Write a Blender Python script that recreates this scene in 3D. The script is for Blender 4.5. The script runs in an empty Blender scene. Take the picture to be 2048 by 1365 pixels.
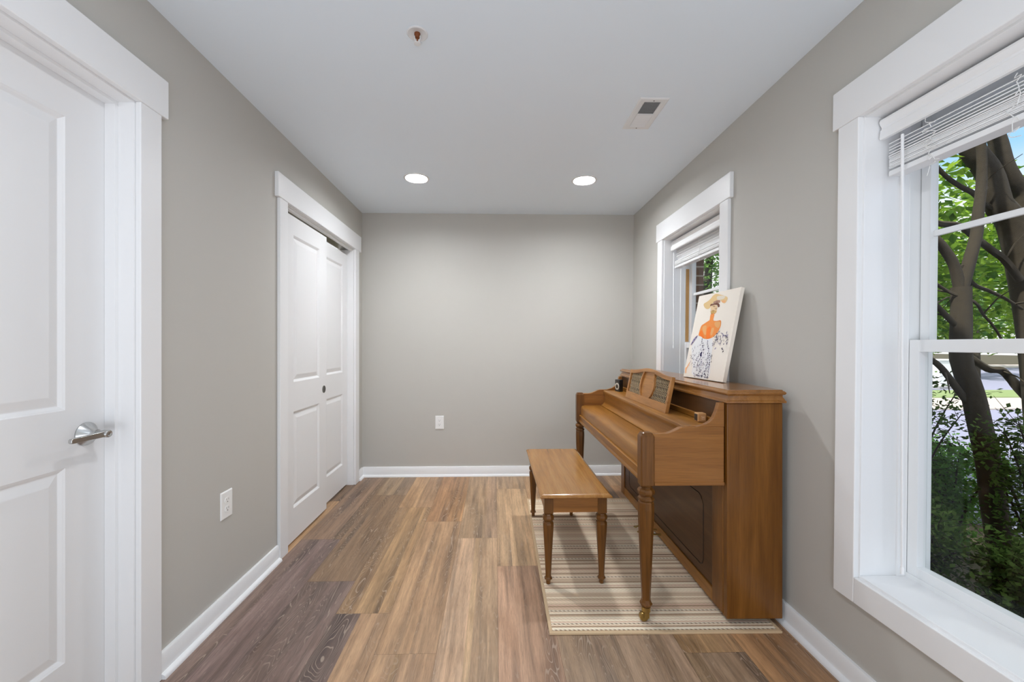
import bpy, math, random
from mathutils import Vector, Matrix

C = bpy.context.scene.collection
SC = bpy.context.scene
PI = math.pi

# ------------------------------------------------------------------ camera
cam_d = bpy.data.cameras.new('camera')
cam = bpy.data.objects.new('camera', cam_d)
C.objects.link(cam)
cam_d.sensor_width = 36.0
cam_d.lens = 815.0 / 2048 * 36.0
cam_d.shift_x = (1024 - 1009.25) / 2048
cam_d.shift_y = (690 - 682.5) / 2048
cam_d.clip_start = 0.05
cam.location = (0, 0, 1.22)
cam.rotation_euler = (PI / 2, 0, math.radians(-1.353))
SC.camera = cam

# ------------------------------------------------------------------ world, sun, lights, exposure
world = bpy.data.worlds.new('sky')
SC.world = world
world.use_nodes = True
wn = world.node_tree.nodes
wl = world.node_tree.links
bg = wn['Background']
wtc = wn.new('ShaderNodeTexCoord')
wsep = wn.new('ShaderNodeSeparateXYZ')
wl.new(wtc.outputs['Generated'], wsep.inputs[0])
wr = wn.new('ShaderNodeValToRGB')
wr.color_ramp.elements[0].position = 0.0
wr.color_ramp.elements[0].color = (0.99, 0.99, 1.0, 1)
wr.color_ramp.elements[1].position = 0.55
wr.color_ramp.elements[1].color = (0.90, 0.94, 1.0, 1)
e = wr.color_ramp.elements.new(0.22)
e.color = (0.95, 0.97, 1.0, 1)
e = wr.color_ramp.elements.new(0.30)
e.color = (0.36, 0.66, 1.0, 1)
wl.new(wsep.outputs['Z'], wr.inputs[0])
wl.new(wr.outputs[0], bg.inputs['Color'])
bg.inputs['Strength'].default_value = 0.85

sun_d = bpy.data.lights.new('sun', 'SUN')
sun_d.energy = 4.6
sun_d.angle = math.radians(1.5)
sun_d.color = (1.0, 0.95, 0.86)
sun = bpy.data.objects.new('sun', sun_d)
C.objects.link(sun)
sun.rotation_euler = Vector((0.62, 0.25, -0.95)).to_track_quat('-Z', 'Y').to_euler()

CAN_STRENGTH = 160.0          # the two recessed lamps in view
CAN_BEAM = 27.0               # their reflectors' downward beam (W)
REAR_CAN = 6.5              # the recessed lamps over the rear half of the room (W)
REAR_FILL = 45.0              # added unseen fill panel facing up behind the camera, brightens the ceiling (W)


def area(name, loc, rot, sx, sy, w, col, shape='RECTANGLE'):
    d = bpy.data.lights.new(name, 'AREA')
    d.shape = shape
    d.size = sx
    if shape == 'RECTANGLE':
        d.size_y = sy
    d.energy = w
    d.color = col
    o = bpy.data.objects.new(name, d)
    C.objects.link(o)
    o.location = loc
    o.rotation_euler = rot
    return o


for ly, k in ((0.93, 1.0), (-1.1, 0.7)):
    area('rear_downlight', (-0.05, ly, 2.43), (0, 0, 0), 0.15, 0.15, REAR_CAN * k, (0.955, 0.98, 1.03), 'DISK')
area('rear_upward_fill', (0.03, -1.5, 0.5), (math.radians(158), 0, 0), 2.3, 1.9, REAR_FILL, (0.88, 0.97, 1.10))

SC.view_settings.view_transform = 'Standard'
SC.view_settings.look = 'None'
SC.view_settings.exposure = 0.44
SC.view_settings.gamma = 1.0
SC.view_settings.use_curve_mapping = False
SC.cycles.max_bounces = 9
SC.cycles.diffuse_bounces = 6
SC.cycles.transparent_max_bounces = 16
SC.cycles.caustics_reflective = False
SC.cycles.caustics_refractive = False
SC.cycles.sample_clamp_indirect = 6.0
SC.cycles.use_denoising = True


# ------------------------------------------------------------------ materials
def srgb(r, g, b):
    def f(c):
        c /= 255.0
        return c / 12.92 if c <= 0.04045 else ((c + 0.055) / 1.055) ** 2.4
    return (f(r), f(g), f(b), 1.0)


MATS = {}


def new_mat(name):
    m = bpy.data.materials.new(name)
    m.use_nodes = True
    MATS[name] = m
    return m, m.node_tree.nodes, m.node_tree.links, m.node_tree.nodes['Principled BSDF']


def plain(name, col, rough=0.5, metal=0.0, spec=0.5, bump=0.0, bscale=200.0, var=0.0, coat=0.0):
    m, n, l, b = new_mat(name)
    b.inputs['Base Color'].default_value = col
    b.inputs['Roughness'].default_value = rough
    b.inputs['Metallic'].default_value = metal
    b.inputs['Specular IOR Level'].default_value = spec
    b.inputs['Coat Weight'].default_value = coat
    if bump or var:
        tc = n.new('ShaderNodeTexCoord')
        nz = n.new('ShaderNodeTexNoise')
        nz.inputs['Scale'].default_value = bscale
        nz.inputs['Detail'].default_value = 3
        l.new(tc.outputs['Object'], nz.inputs['Vector'])
        if bump:
            bp = n.new('ShaderNodeBump')
            bp.inputs['Strength'].default_value = bump
            bp.inputs['Distance'].default_value = 0.002
            l.new(nz.outputs[0], bp.inputs['Height'])
            l.new(bp.outputs[0], b.inputs['Normal'])
        if var:
            mx = n.new('ShaderNodeMix')
            mx.data_type = 'RGBA'
            mx.inputs[6].default_value = tuple(c * (1 - var) for c in col[:3]) + (1,)
            mx.inputs[7].default_value = tuple(min(1, c * (1 + var)) for c in col[:3]) + (1,)
            l.new(nz.outputs[0], mx.inputs[0])
            l.new(mx.outputs[2], b.inputs['Base Color'])
    return m


def mathn(n, op, a=None, b=None):
    x = n.new('ShaderNodeMath')
    x.operation = op
    if isinstance(a, (int, float)):
        x.inputs[0].default_value = a
    if isinstance(b, (int, float)):
        x.inputs[1].default_value = b
    return x


def ramp(n, stops, interp='LINEAR'):
    r = n.new('ShaderNodeValToRGB')
    cr = r.color_ramp
    cr.interpolation = interp
    cr.elements[0].position, cr.elements[0].color = stops[0][0], stops[0][1]
    cr.elements[1].position, cr.elements[1].color = stops[-1][0], stops[-1][1]
    for p, c in stops[1:-1]:
        e = cr.elements.new(p)
        e.color = c
    return r


def g(v):
    return (v, v, v, 1)


def wood(name, axis, dark, mid, light, rough=0.34, coat=0.12):
    """Fine furniture grain running along one object axis."""
    m, n, l, b = new_mat(name)
    tc = n.new('ShaderNodeTexCoord')
    mp = n.new('ShaderNodeMapping')
    sc = [26.0, 26.0, 26.0]
    sc['XYZ'.index(axis)] = 1.6
    mp.inputs['Scale'].default_value = sc
    l.new(tc.outputs['Object'], mp.inputs[0])
    n1 = n.new('ShaderNodeTexNoise')
    n1.inputs['Scale'].default_value = 1.0
    n1.inputs['Detail'].default_value = 4
    n1.inputs['Distortion'].default_value = 0.6
    l.new(mp.outputs[0], n1.inputs['Vector'])
    mp2 = n.new('ShaderNodeMapping')
    sc = [240.0, 240.0, 240.0]
    sc['XYZ'.index(axis)] = 9.0
    mp2.inputs['Scale'].default_value = sc
    l.new(tc.outputs['Object'], mp2.inputs[0])
    n2 = n.new('ShaderNodeTexNoise')
    n2.inputs['Scale'].default_value = 1.0
    n2.inputs['Detail'].default_value = 2
    l.new(mp2.outputs[0], n2.inputs['Vector'])
    r1 = ramp(n, [(0.25, dark), (0.5, mid), (0.78, light)])
    l.new(n1.outputs[0], r1.inputs[0])
    r2 = ramp(n, [(0.30, g(0.72)), (0.55, g(1.0))])
    l.new(n2.outputs[0], r2.inputs[0])
    mx = n.new('ShaderNodeMix')
    mx.data_type = 'RGBA'
    mx.blend_type = 'MULTIPLY'
    mx.inputs[0].default_value = 0.7
    l.new(r1.outputs[0], mx.inputs[6])
    l.new(r2.outputs[0], mx.inputs[7])
    l.new(mx.outputs[2], b.inputs['Base Color'])
    b.inputs['Roughness'].default_value = rough
    b.inputs['Coat Weight'].default_value = coat
    b.inputs['Coat Roughness'].default_value = 0.12
    b.inputs['Specular IOR Level'].default_value = 0.3
    return m


WALL = plain('wall_paint', srgb(191, 188, 181), 0.75, bump=0.05, bscale=350)
CEIL = plain('ceiling_paint', srgb(230, 239, 247), 0.85, bump=0.04, bscale=300)
WHITE = plain('white_trim_paint', srgb(236, 236, 236), 0.38, bump=0.02, bscale=60)
DOORW = plain('white_door_paint', srgb(232, 232, 232), 0.42, bump=0.03, bscale=45)
VINYL = plain('white_vinyl', srgb(235, 236, 236), 0.32)
BLINDW = plain('white_blind_slats', srgb(238, 238, 238), 0.4)
CORDM = plain('white_cord', srgb(232, 232, 230), 0.7)
PLASTIC = plain('white_outlet_plastic', srgb(240, 240, 238), 0.35)
SLOT = plain('dark_slot', srgb(50, 48, 45), 0.6)
VENTW = plain('white_enamel_vent', srgb(225, 225, 225), 0.45)
VENTDARK = plain('grey_duct_metal', srgb(138, 138, 138), 0.9)
NICKEL = plain('brushed_nickel', srgb(190, 190, 188), 0.28, metal=1.0, bump=0.03, bscale=300)
DARKMETAL = plain('dark_bronze_metal', srgb(112, 110, 106), 0.28, metal=1.0)
BRASS = plain('aged_brass', srgb(168, 140, 84), 0.32, metal=1.0)
BLACKP = plain('black_plastic', srgb(28, 26, 25), 0.4)
RINGM = plain('pale_ring_plastic', srgb(205, 197, 182), 0.5)
CONEM = plain('speaker_cone', srgb(62, 54, 44), 0.6)
CLOCKW = plain('light_clock_wood', srgb(196, 148, 96), 0.5, var=0.08, bscale=60)
CLOCKD = plain('pale_clock_digits', srgb(240, 214, 180), 0.5)
CLOCKF = plain('dark_clock_face', srgb(38, 26, 20), 0.2)
SPRB = plain('rusty_brown_sprinkler', srgb(120, 62, 22), 0.45)
CANE = plain('aged_cane_lattice', srgb(186, 166, 132), 0.4, metal=0.2)
SHADE_BACK = plain('dark_shade_backing', srgb(58, 44, 32), 0.9)  # shade behind the desk lattice put into the colour
FRINGE = plain('tan_fringe_tint', srgb(196, 150, 90), 0.5, var=0.12, bscale=30)

PD, PM, PL = srgb(118, 75, 26), srgb(146, 97, 38), srgb(164, 114, 52)
WOOD_X = wood('walnut_grain_across', 'X', srgb(124, 78, 34), srgb(146, 96, 46), srgb(160, 108, 54))
WOOD_Y = wood('walnut_grain_lengthwise', 'Y', PD, PM, PL)
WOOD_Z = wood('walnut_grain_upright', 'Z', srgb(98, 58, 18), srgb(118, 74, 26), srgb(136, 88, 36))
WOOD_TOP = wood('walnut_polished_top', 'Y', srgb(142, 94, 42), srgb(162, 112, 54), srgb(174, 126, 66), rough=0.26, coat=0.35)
WOOD_LID = wood('walnut_polished_lid', 'Y', srgb(124, 80, 34), srgb(146, 96, 44), srgb(160, 110, 54), rough=0.22, coat=0.5)
WOOD_SHADED = wood('walnut_shade_darkened', 'Y', srgb(70, 44, 18), srgb(84, 53, 24), srgb(96, 64, 32), rough=0.4)  # walnut darkened to carry the shade on the lower and upper panels
WOOD_DESK = wood('light_walnut_desk', 'Y', srgb(142, 94, 46), srgb(170, 118, 64), srgb(186, 134, 78), rough=0.35)
WOOD_LEG = wood('walnut_turned_leg', 'Z', srgb(86, 54, 20), srgb(108, 68, 26), srgb(126, 82, 36))
GROOVE = plain('dark_groove_line', srgb(36, 22, 12), 0.6)

CANVAS = plain('primed_canvas', srgb(240, 232, 220), 0.85, bump=0.15, bscale=900)
PAINTS = {
    'cream': srgb(226, 194, 138), 'pale': srgb(226, 216, 198), 'spot': srgb(236, 178, 124), 'brown': srgb(112, 66, 46),
    'hair': srgb(170, 130, 110), 'skin': srgb(232, 202, 160), 'mustard': srgb(204, 164, 92), 'orange': srgb(240, 146, 66),
    'deep': srgb(248, 126, 30), 'light': srgb(236, 172, 106), 'navy': srgb(38, 36, 86), 'ink': srgb(52, 44, 58),
    'wash': srgb(233, 233, 233), 'lilac': srgb(166, 156, 186), 'streak': srgb(250, 188, 132)}
PMAT = {k: plain('paint_' + k, v, 0.7) for k, v in PAINTS.items()}


def emit(name, col, s):
    m, n, l, b = new_mat(name)
    b.inputs['Base Color'].default_value = (0.9, 0.9, 0.9, 1)
    b.inputs['Emission Color'].default_value = col
    b.inputs['Emission Strength'].default_value = s
    return m


LAMP = emit('lit_lamp_diffuser', (0.945, 0.98, 1.025, 1), CAN_STRENGTH)


def glass_mat():
    m, n, l, b = new_mat('window_glass')
    n.remove(b)
    out = n['Material Output']
    tr = n.new('ShaderNodeBsdfTransparent')
    tr.inputs[0].default_value = (0.98, 0.99, 0.985, 1)
    gl = n.new('ShaderNodeBsdfGlossy')
    gl.inputs['Roughness'].default_value = 0.02
    lw = n.new('ShaderNodeLayerWeight')
    lw.inputs['Blend'].default_value = 0.5
    pw_ = mathn(n, 'POWER', None, 5.0)
    l.new(lw.outputs['Facing'], pw_.inputs[0])
    fr = mathn(n, 'MULTIPLY_ADD', None, 0.5)
    fr.inputs[2].default_value = 0.012
    l.new(pw_.outputs[0], fr.inputs[0])
    mx = n.new('ShaderNodeMixShader')
    l.new(fr.outputs[0], mx.inputs[0])
    l.new(tr.outputs[0], mx.inputs[1])
    l.new(gl.outputs[0], mx.inputs[2])
    l.new(mx.outputs[0], out.inputs[0])
    return m


GLASS = glass_mat()


def floor_mat():
    m, n, l, b = new_mat('wood_look_plank_floor')
    at = n.new('ShaderNodeAttribute')
    at.attribute_name = 'tone'
    tc = n.new('ShaderNodeTexCoord')
    off = n.new('ShaderNodeVectorMath')
    off.operation = 'SCALE'
    off.inputs[0].default_value = (37.0, 53.0, 0)
    l.new(at.outputs['Alpha'], off.inputs['Scale'])
    ad = n.new('ShaderNodeVectorMath')
    ad.operation = 'ADD'
    l.new(tc.outputs['Object'], ad.inputs[0])
    l.new(off.outputs[0], ad.inputs[1])

    def noise(sx, sy, det=3, dist=0.0, rough=0.5):
        mp = n.new('ShaderNodeMapping')
        mp.inputs['Scale'].default_value = (sx, sy, 1)
        l.new(ad.outputs[0], mp.inputs[0])
        z = n.new('ShaderNodeTexNoise')
        z.inputs['Scale'].default_value = 1.0
        z.inputs['Detail'].default_value = det
        z.inputs['Roughness'].default_value = rough
        z.inputs['Distortion'].default_value = dist
        l.new(mp.outputs[0], z.inputs['Vector'])
        return z
    wide = noise(13, 0.75, 2, 0.3)
    mid = noise(55, 2.4, 4, 0.4, 0.6)
    fine = noise(420, 20, 3, 0.3, 0.65)
    blot = noise(9, 4.0, 3, 0.8)
    cont = noise(11, 1.7, 2, 0.4)

    def mixc(a, bb, fac, blend='MIX', f=None):
        mx = n.new('ShaderNodeMix')
        mx.data_type = 'RGBA'
        mx.blend_type = blend
        if isinstance(fac, float):
            mx.inputs[0].default_value = fac
        else:
            l.new(fac, mx.inputs[0])
        for i, s in ((6, a), (7, bb)):
            if isinstance(s, tuple):
                mx.inputs[i].default_value = s
            else:
                l.new(s, mx.inputs[i])
        return mx.outputs[2]
    r1 = ramp(n, [(0.30, (0.42, 0.40, 0.40, 1)), (0.43, (0.82, 0.80, 0.78, 1)), (0.56, (1.02, 1.0, 0.98, 1)), (0.72, (1.30, 1.29, 1.26, 1))])
    l.new(wide.outputs[0], r1.inputs[0])
    c1 = mixc(at.outputs['Color'], r1.outputs[0], 0.9, 'MULTIPLY')
    r2 = ramp(n, [(0.32, g(0.62)), (0.52, g(1.0)), (0.70, g(1.24))])
    l.new(mid.outputs[0], r2.inputs[0])
    c2 = mixc(c1, r2.outputs[0], 0.8, 'MULTIPLY')
    rb = ramp(n, [(0.28, (0.78, 0.72, 0.66, 1)), (0.55, g(1.0))])
    l.new(blot.outputs[0], rb.inputs[0])
    c3 = mixc(c2, rb.outputs[0], 0.6, 'MULTIPLY')
    r3 = ramp(n, [(0.32, g(0.66)), (0.5, g(1.0)), (0.62, g(1.03)), (0.72, g(1.42))])
    l.new(fine.outputs[0], r3.inputs[0])
    c4 = mixc(c3, r3.outputs[0], 0.75, 'MULTIPLY')
    # pale cerused growth-ring lines, strongest in the dark bands
    s1 = mathn(n, 'MULTIPLY', None, 170.0)
    l.new(cont.outputs[0], s1.inputs[0])
    s2 = mathn(n, 'SINE')
    l.new(s1.outputs[0], s2.inputs[0])
    rl = ramp(n, [(0.80, g(0.0)), (0.98, g(1.0))])
    l.new(s2.outputs[0], rl.inputs[0])
    rm = ramp(n, [(0.36, g(0.50)), (0.50, g(0.0))])
    l.new(wide.outputs[0], rm.inputs[0])
    dk_ = n.new('ShaderNodeSeparateColor')
    l.new(at.outputs['Color'], dk_.inputs[0])
    dr = ramp(n, [(0.18, g(0.5)), (0.30, g(0.0))])
    l.new(dk_.outputs[0], dr.inputs[0])
    br_ = ramp(n, [(0.42, g(0.0)), (0.60, g(1.0))])
    l.new(blot.outputs[0], br_.inputs[0])
    db = mathn(n, 'MULTIPLY')
    l.new(dr.outputs[0], db.inputs[0])
    l.new(br_.outputs[0], db.inputs[1])
    dm = mathn(n, 'MAXIMUM')
    l.new(db.outputs[0], dm.inputs[0])
    l.new(rm.outputs[0], dm.inputs[1])
    mm = mathn(n, 'MULTIPLY')
    l.new(rl.outputs[0], mm.inputs[0])
    l.new(dm.outputs[0], mm.inputs[1])
    c5 = mixc(c4, srgb(196, 176, 156), mm.outputs[0])
    l.new(c5, b.inputs['Base Color'])
    b.inputs['Roughness'].default_value = 0.42
    bp = n.new('ShaderNodeBump')
    bp.inputs['Strength'].default_value = 0.12
    bp.inputs['Distance'].default_value = 0.002
    l.new(fine.outputs[0], bp.inputs['Height'])
    l.new(bp.outputs[0], b.inputs['Normal'])
    return m


FLOOR = floor_mat()


def rug_mat():
    m, n, l, b = new_mat('striped_flatweave_rug')
    tc = n.new('ShaderNodeTexCoord')
    sp = n.new('ShaderNodeSeparateXYZ')
    l.new(tc.outputs['Object'], sp.inputs[0])
    # rows are never perfectly straight
    wob = n.new('ShaderNodeTexNoise')
    wob.inputs['Scale'].default_value = 3.0
    l.new(tc.outputs['Object'], wob.inputs['Vector'])
    wm = mathn(n, 'MULTIPLY', None, 0.006)
    l.new(wob.outputs[0], wm.inputs[0])
    ya = mathn(n, 'ADD')
    l.new(sp.outputs['Y'], ya.inputs[0])
    l.new(wm.outputs[0], ya.inputs[1])
    ys = mathn(n, 'MULTIPLY', None, 104.0)
    l.new(ya.outputs[0], ys.inputs[0])
    row = mathn(n, 'FLOOR')
    l.new(ys.outputs[0], row.inputs[0])
    fr = mathn(n, 'FRACT')
    l.new(ys.outputs[0], fr.inputs[0])
    wn_ = n.new('ShaderNodeTexWhiteNoise')
    wn_.noise_dimensions = '1D'
    l.new(row.outputs[0], wn_.inputs['W'])
    gr = n.new('ShaderNodeTexNoise')
    gr.noise_dimensions = '1D'
    gr.inputs['Scale'].default_value = 0.22
    l.new(row.outputs[0], gr.inputs['W'])
    av = mathn(n, 'MULTIPLY_ADD', None, 0.80)
    l.new(gr.outputs[0], av.inputs[0])
    hv = mathn(n, 'MULTIPLY', None, 0.62)
    l.new(wn_.outputs['Value'], hv.inputs[0])
    l.new(hv.outputs[0], av.inputs[2])
    cr = ramp(n, [(0.0, srgb(140, 114, 92)), (0.34, srgb(184, 154, 126)), (0.46, srgb(220, 194, 164)), (0.60, srgb(240, 218, 190)),
                  (0.76, srgb(248, 232, 206)), (0.88, srgb(226, 194, 168)), (0.94, srgb(248, 234, 210))], 'CONSTANT')
    l.new(av.outputs[0], cr.inputs[0])
    # braided look: small slanted stitches
    xs = mathn(n, 'MULTIPLY', None, 52.0)
    l.new(sp.outputs['X'], xs.inputs[0])
    wn2 = n.new('ShaderNodeTexWhiteNoise')
    wn2.noise_dimensions = '1D'
    l.new(row.outputs[0], wn2.inputs['W'])
    sl = mathn(n, 'MULTIPLY_ADD', None, 0.9)
    l.new(fr.outputs[0], sl.inputs[0])
    l.new(xs.outputs[0], sl.inputs[2])
    ph = mathn(n, 'MULTIPLY_ADD', None, 3.0)
    l.new(wn2.outputs['Value'], ph.inputs[0])
    l.new(sl.outputs[0], ph.inputs[2])
    f2 = mathn(n, 'PINGPONG', None, 0.5)
    l.new(ph.outputs[0], f2.inputs[0])
    st = ramp(n, [(0.0, g(0.62)), (0.18, g(0.98)), (0.5, g(1.06))])
    l.new(f2.outputs[0], st.inputs[0])
    mx = n.new('ShaderNodeMix')
    mx.data_type = 'RGBA'
    mx.blend_type = 'MULTIPLY'
    mx.inputs[0].default_value = 0.55
    l.new(cr.outputs[0], mx.inputs[6])
    l.new(st.outputs[0], mx.inputs[7])
    # dark stitched rows
    dk = mathn(n, 'GREATER_THAN', None, 0.88)
    l.new(wn2.outputs['Value'], dk.inputs[0])
    ed = mathn(n, 'LESS_THAN', None, 0.55)
    l.new(fr.outputs[0], ed.inputs[0])
    d1 = mathn(n, 'MULTIPLY')
    l.new(dk.outputs[0], d1.inputs[0])
    l.new(ed.outputs[0], d1.inputs[1])
    ds = mathn(n, 'GREATER_THAN', None, 0.17)
    l.new(f2.outputs[0], ds.inputs[0])
    d2 = mathn(n, 'MULTIPLY')
    l.new(d1.outputs[0], d2.inputs[0])
    l.new(ds.outputs[0], d2.inputs[1])
    mx2 = n.new('ShaderNodeMix')
    mx2.data_type = 'RGBA'
    l.new(d2.outputs[0], mx2.inputs[0])
    l.new(mx.outputs[2], mx2.inputs[6])
    mx2.inputs[7].default_value = srgb(116, 92, 70)
    # thin sunken joint between rows
    jt = ramp(n, [(0.0, g(0.72)), (0.14, g(1.0)), (0.86, g(1.0)), (1.0, g(0.72))])
    l.new(fr.outputs[0], jt.inputs[0])
    l.new(mx2.outputs[2], b.inputs['Base Color'])
    b.inputs['Roughness'].default_value = 0.95
    b.inputs['Specular IOR Level'].default_value = 0.1
    bp = n.new('ShaderNodeBump')
    bp.inputs['Strength'].default_value = 0.5
    bp.inputs['Distance'].default_value = 0.004
    bh = mathn(n, 'MULTIPLY')
    l.new(jt.outputs[0], bh.inputs[0])
    l.new(st.outputs[0], bh.inputs[1])
    l.new(bh.outputs[0], bp.inputs['Height'])
    l.new(bp.outputs[0], b.inputs['Normal'])
    return m


RUG = rug_mat()
BINDING = plain('tan_rug_binding', srgb(206, 178, 142), 0.9, var=0.06, bscale=300)


def brick_mat():
    m, n, l, b = new_mat('brown_brick')
    tc = n.new('ShaderNodeTexCoord')
    sp = n.new('ShaderNodeSeparateXYZ')
    l.new(tc.outputs['Object'], sp.inputs[0])
    ad = mathn(n, 'ADD')
    l.new(sp.outputs['X'], ad.inputs[0])
    l.new(sp.outputs['Y'], ad.inputs[1])
    cb = n.new('ShaderNodeCombineXYZ')
    l.new(ad.outputs[0], cb.inputs['X'])
    l.new(sp.outputs['Z'], cb.inputs['Y'])
    br = n.new('ShaderNodeTexBrick')
    br.inputs['Color1'].default_value = srgb(120, 92, 74)
    br.inputs['Color2'].default_value = srgb(96, 72, 58)
    br.inputs['Mortar'].default_value = srgb(168, 156, 142)
    br.inputs['Scale'].default_value = 1.0
    br.inputs['Mortar Size'].default_value = 0.006
    br.inputs['Brick Width'].default_value = 0.21
    br.inputs['Row Height'].default_value = 0.07
    l.new(cb.outputs[0], br.inputs['Vector'])
    l.new(br.outputs[0], b.inputs['Base Color'])
    b.inputs['Roughness'].default_value = 0.9
    return m


BRICK = brick_mat()


def leaf_mat(name, c1, c2, trans=0.5):
    m, n, l, b = new_mat(name)
    ge = n.new('ShaderNodeNewGeometry')
    r = ramp(n, [(0.0, c1), (1.0, c2)])
    l.new(ge.outputs['Random Per Island'], r.inputs[0])
    n.remove(b)
    df = n.new('ShaderNodeBsdfDiffuse')
    tl = n.new('ShaderNodeBsdfTranslucent')
    l.new(r.outputs[0], df.inputs[0])
    l.new(r.outputs[0], tl.inputs[0])
    mx = n.new('ShaderNodeMixShader')
    mx.inputs[0].default_value = trans
    l.new(df.outputs[0], mx.inputs[1])
    l.new(tl.outputs[0], mx.inputs[2])
    l.new(mx.outputs[0], n['Material Output'].inputs[0])
    return m


LEAF_BRIGHT = leaf_mat('bright_tree_leaves', srgb(70, 112, 38), srgb(156, 190, 66), 0.55)
LEAF_MID = leaf_mat('mid_green_leaves', srgb(70, 112, 56), srgb(140, 178, 96), 0.5)
LEAF_DARK = leaf_mat('dark_shrub_leaves', srgb(52, 76, 38), srgb(112, 142, 72), 0.4)
LEAF_FRESH = leaf_mat('fresh_shrub_leaves', srgb(84, 132, 60), srgb(120, 168, 84), 0.45)
BARK = plain('grey_brown_bark', srgb(60, 53, 41), 0.95, bump=0.5, bscale=40, var=0.35)
TWIG = plain('dark_twig', srgb(52, 44, 36), 0.95)
ASPHALT = plain('lavender_grey_asphalt', srgb(142, 143, 166), 0.95, var=0.05, bscale=60)
WALK = plain('pale_concrete', srgb(186, 176, 168), 0.95, var=0.04, bscale=20)
LAWN = plain('mown_grass', srgb(128, 146, 94), 1.0, var=0.2, bscale=40)
SOIL = plain('dark_mulch_soil', srgb(70, 64, 44), 1.0, var=0.3, bscale=25)  # brown-green mulch, dark in its own colour
BOXW = plain('white_painted_cabinet', srgb(232, 234, 236), 0.6)
CONC = plain('grey_concrete_pad', srgb(150, 150, 150), 0.95)


# ------------------------------------------------------------------ mesh helpers
def XR(x, z):
    """The right-hand wall leans out slightly towards the ceiling."""
    return x + 0.0115 * (z - 1.3)


class MB:
    def __init__(self):
        self.v, self.f, self.m = [], [], []

    def add(self, vs, fs, mi=0):
        o = len(self.v)
        self.v += [tuple(p) for p in vs]
        self.f += [tuple(o + i for i in f) for f in fs]
        self.m += [mi] * len(fs)

    def box(self, x0, x1, y0, y1, z0, z1, mi=0):
        vs = [(x0, y0, z0), (x1, y0, z0), (x1, y1, z0), (x0, y1, z0), (x0, y0, z1), (x1, y0, z1), (x1, y1, z1), (x0, y1, z1)]
        self.add(vs, [(0, 3, 2, 1), (4, 5, 6, 7), (0, 1, 5, 4), (1, 2, 6, 5), (2, 3, 7, 6), (3, 0, 4, 7)], mi)
        return self

    def prism(self, poly, axis, a, b, mi=0):
        """Extrude a 2-D outline along an axis: X -> (y,z), Y -> (x,z), Z -> (x,y)."""
        def P(p, t):
            return {'X': (t, p[0], p[1]), 'Y': (p[0], t, p[1]), 'Z': (p[0], p[1], t)}[axis]
        n = len(poly)
        vs = [P(p, a) for p in poly] + [P(p, b) for p in poly]
        fs = [(i, (i + 1) % n, n + (i + 1) % n, n + i) for i in range(n)]
        fs += [tuple(range(n - 1, -1, -1)), tuple(range(n, 2 * n))]
        self.add(vs, fs, mi)
        return self

    def lathe(self, prof, n=24, origin=(0, 0, 0), axis='Z', mi=0, phase=0.0, flat=1.0):
        """prof: list of (radius, height)."""
        vs = []
        for r, h in prof:
            for k in range(n):
                a = 2 * PI * k / n + phase
                p = (r * math.cos(a), r * math.sin(a) * flat, h)
                if axis == 'X':
                    p = (h, p[0], p[1])
                elif axis == 'Y':
                    p = (p[0], h, p[1])
                vs.append(tuple(p[i] + origin[i] for i in range(3)))
        fs = []
        for j in range(len(prof) - 1):
            for k in range(n):
                fs.append((j * n + k, j * n + (k + 1) % n, (j + 1) * n + (k + 1) % n, (j + 1) * n + k))
        fs.append(tuple(range(n - 1, -1, -1)))
        fs.append(tuple((len(prof) - 1) * n + k for k in range(n)))
        self.add(vs, fs, mi)
        return self

    def tube(self, pts, r0, r1=None, n=8, mi=0):
        if r1 is None:
            r1 = r0
        pts = [Vector(p) for p in pts]
        vs = []
        up = Vector((0.13, 0.21, 1)).normalized()
        N = len(pts)
        for i, p in enumerate(pts):
            t = (pts[min(i + 1, N - 1)] - pts[max(i - 1, 0)])
            if t.length < 1e-9:
                t = Vector((0, 0, 1))
            t.normalize()
            a = t.cross(up)
            if a.length < 1e-3:
                a = t.cross(Vector((1, 0, 0)))
            a.normalize()
            b = t.cross(a)
            r = r0 + (r1 - r0) * i / max(1, N - 1)
            for k in range(n):
                an = 2 * PI * k / n
                vs.append(p + a * (r * math.cos(an)) + b * (r * math.sin(an)))
        fs = []
        for i in range(N - 1):
            for k in range(n):
                fs.append((i * n + k, i * n + (k + 1) % n, (i + 1) * n + (k + 1) % n, (i + 1) * n + k))
        fs.append(tuple(range(n - 1, -1, -1)))
        fs.append(tuple((N - 1) * n + k for k in range(n)))
        self.add(vs, fs, mi)
        return self

    def build(self, name, mats, parent=None, bevel=0.0, seg=2, smooth=None, tilt=False, loc=None):
        vs = self.v
        if tilt:
            vs = [(XR(x, z), y, z) for x, y, z in vs]
        me = bpy.data.meshes.new(name)
        me.from_pydata(vs, [], self.f)
        if not isinstance(mats, (list, tuple)):
            mats = [mats]
        for mt in mats:
            me.materials.append(mt)
        me.polygons.foreach_set('material_index', self.m)
        me.update()
        if smooth is not None:
            me.polygons.foreach_set('use_smooth', [True] * len(me.polygons))
            me.set_sharp_from_angle(angle=math.radians(smooth))
        o = bpy.data.objects.new(name, me)
        C.objects.link(o)
        if parent:
            o.parent = parent
        if loc:
            o.location = loc
        if bevel:
            bv = o.modifiers.new('bevel', 'BEVEL')
            bv.width = bevel
            bv.segments = seg
            bv.limit_method = 'ANGLE'
            bv.angle_limit = math.radians(40)
            bv.harden_normals = False
        return o


def tag(o, label, cat, group=None):
    o['label'] = label
    o['category'] = cat
    if group:
        o['group'] = group
    return o


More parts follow.
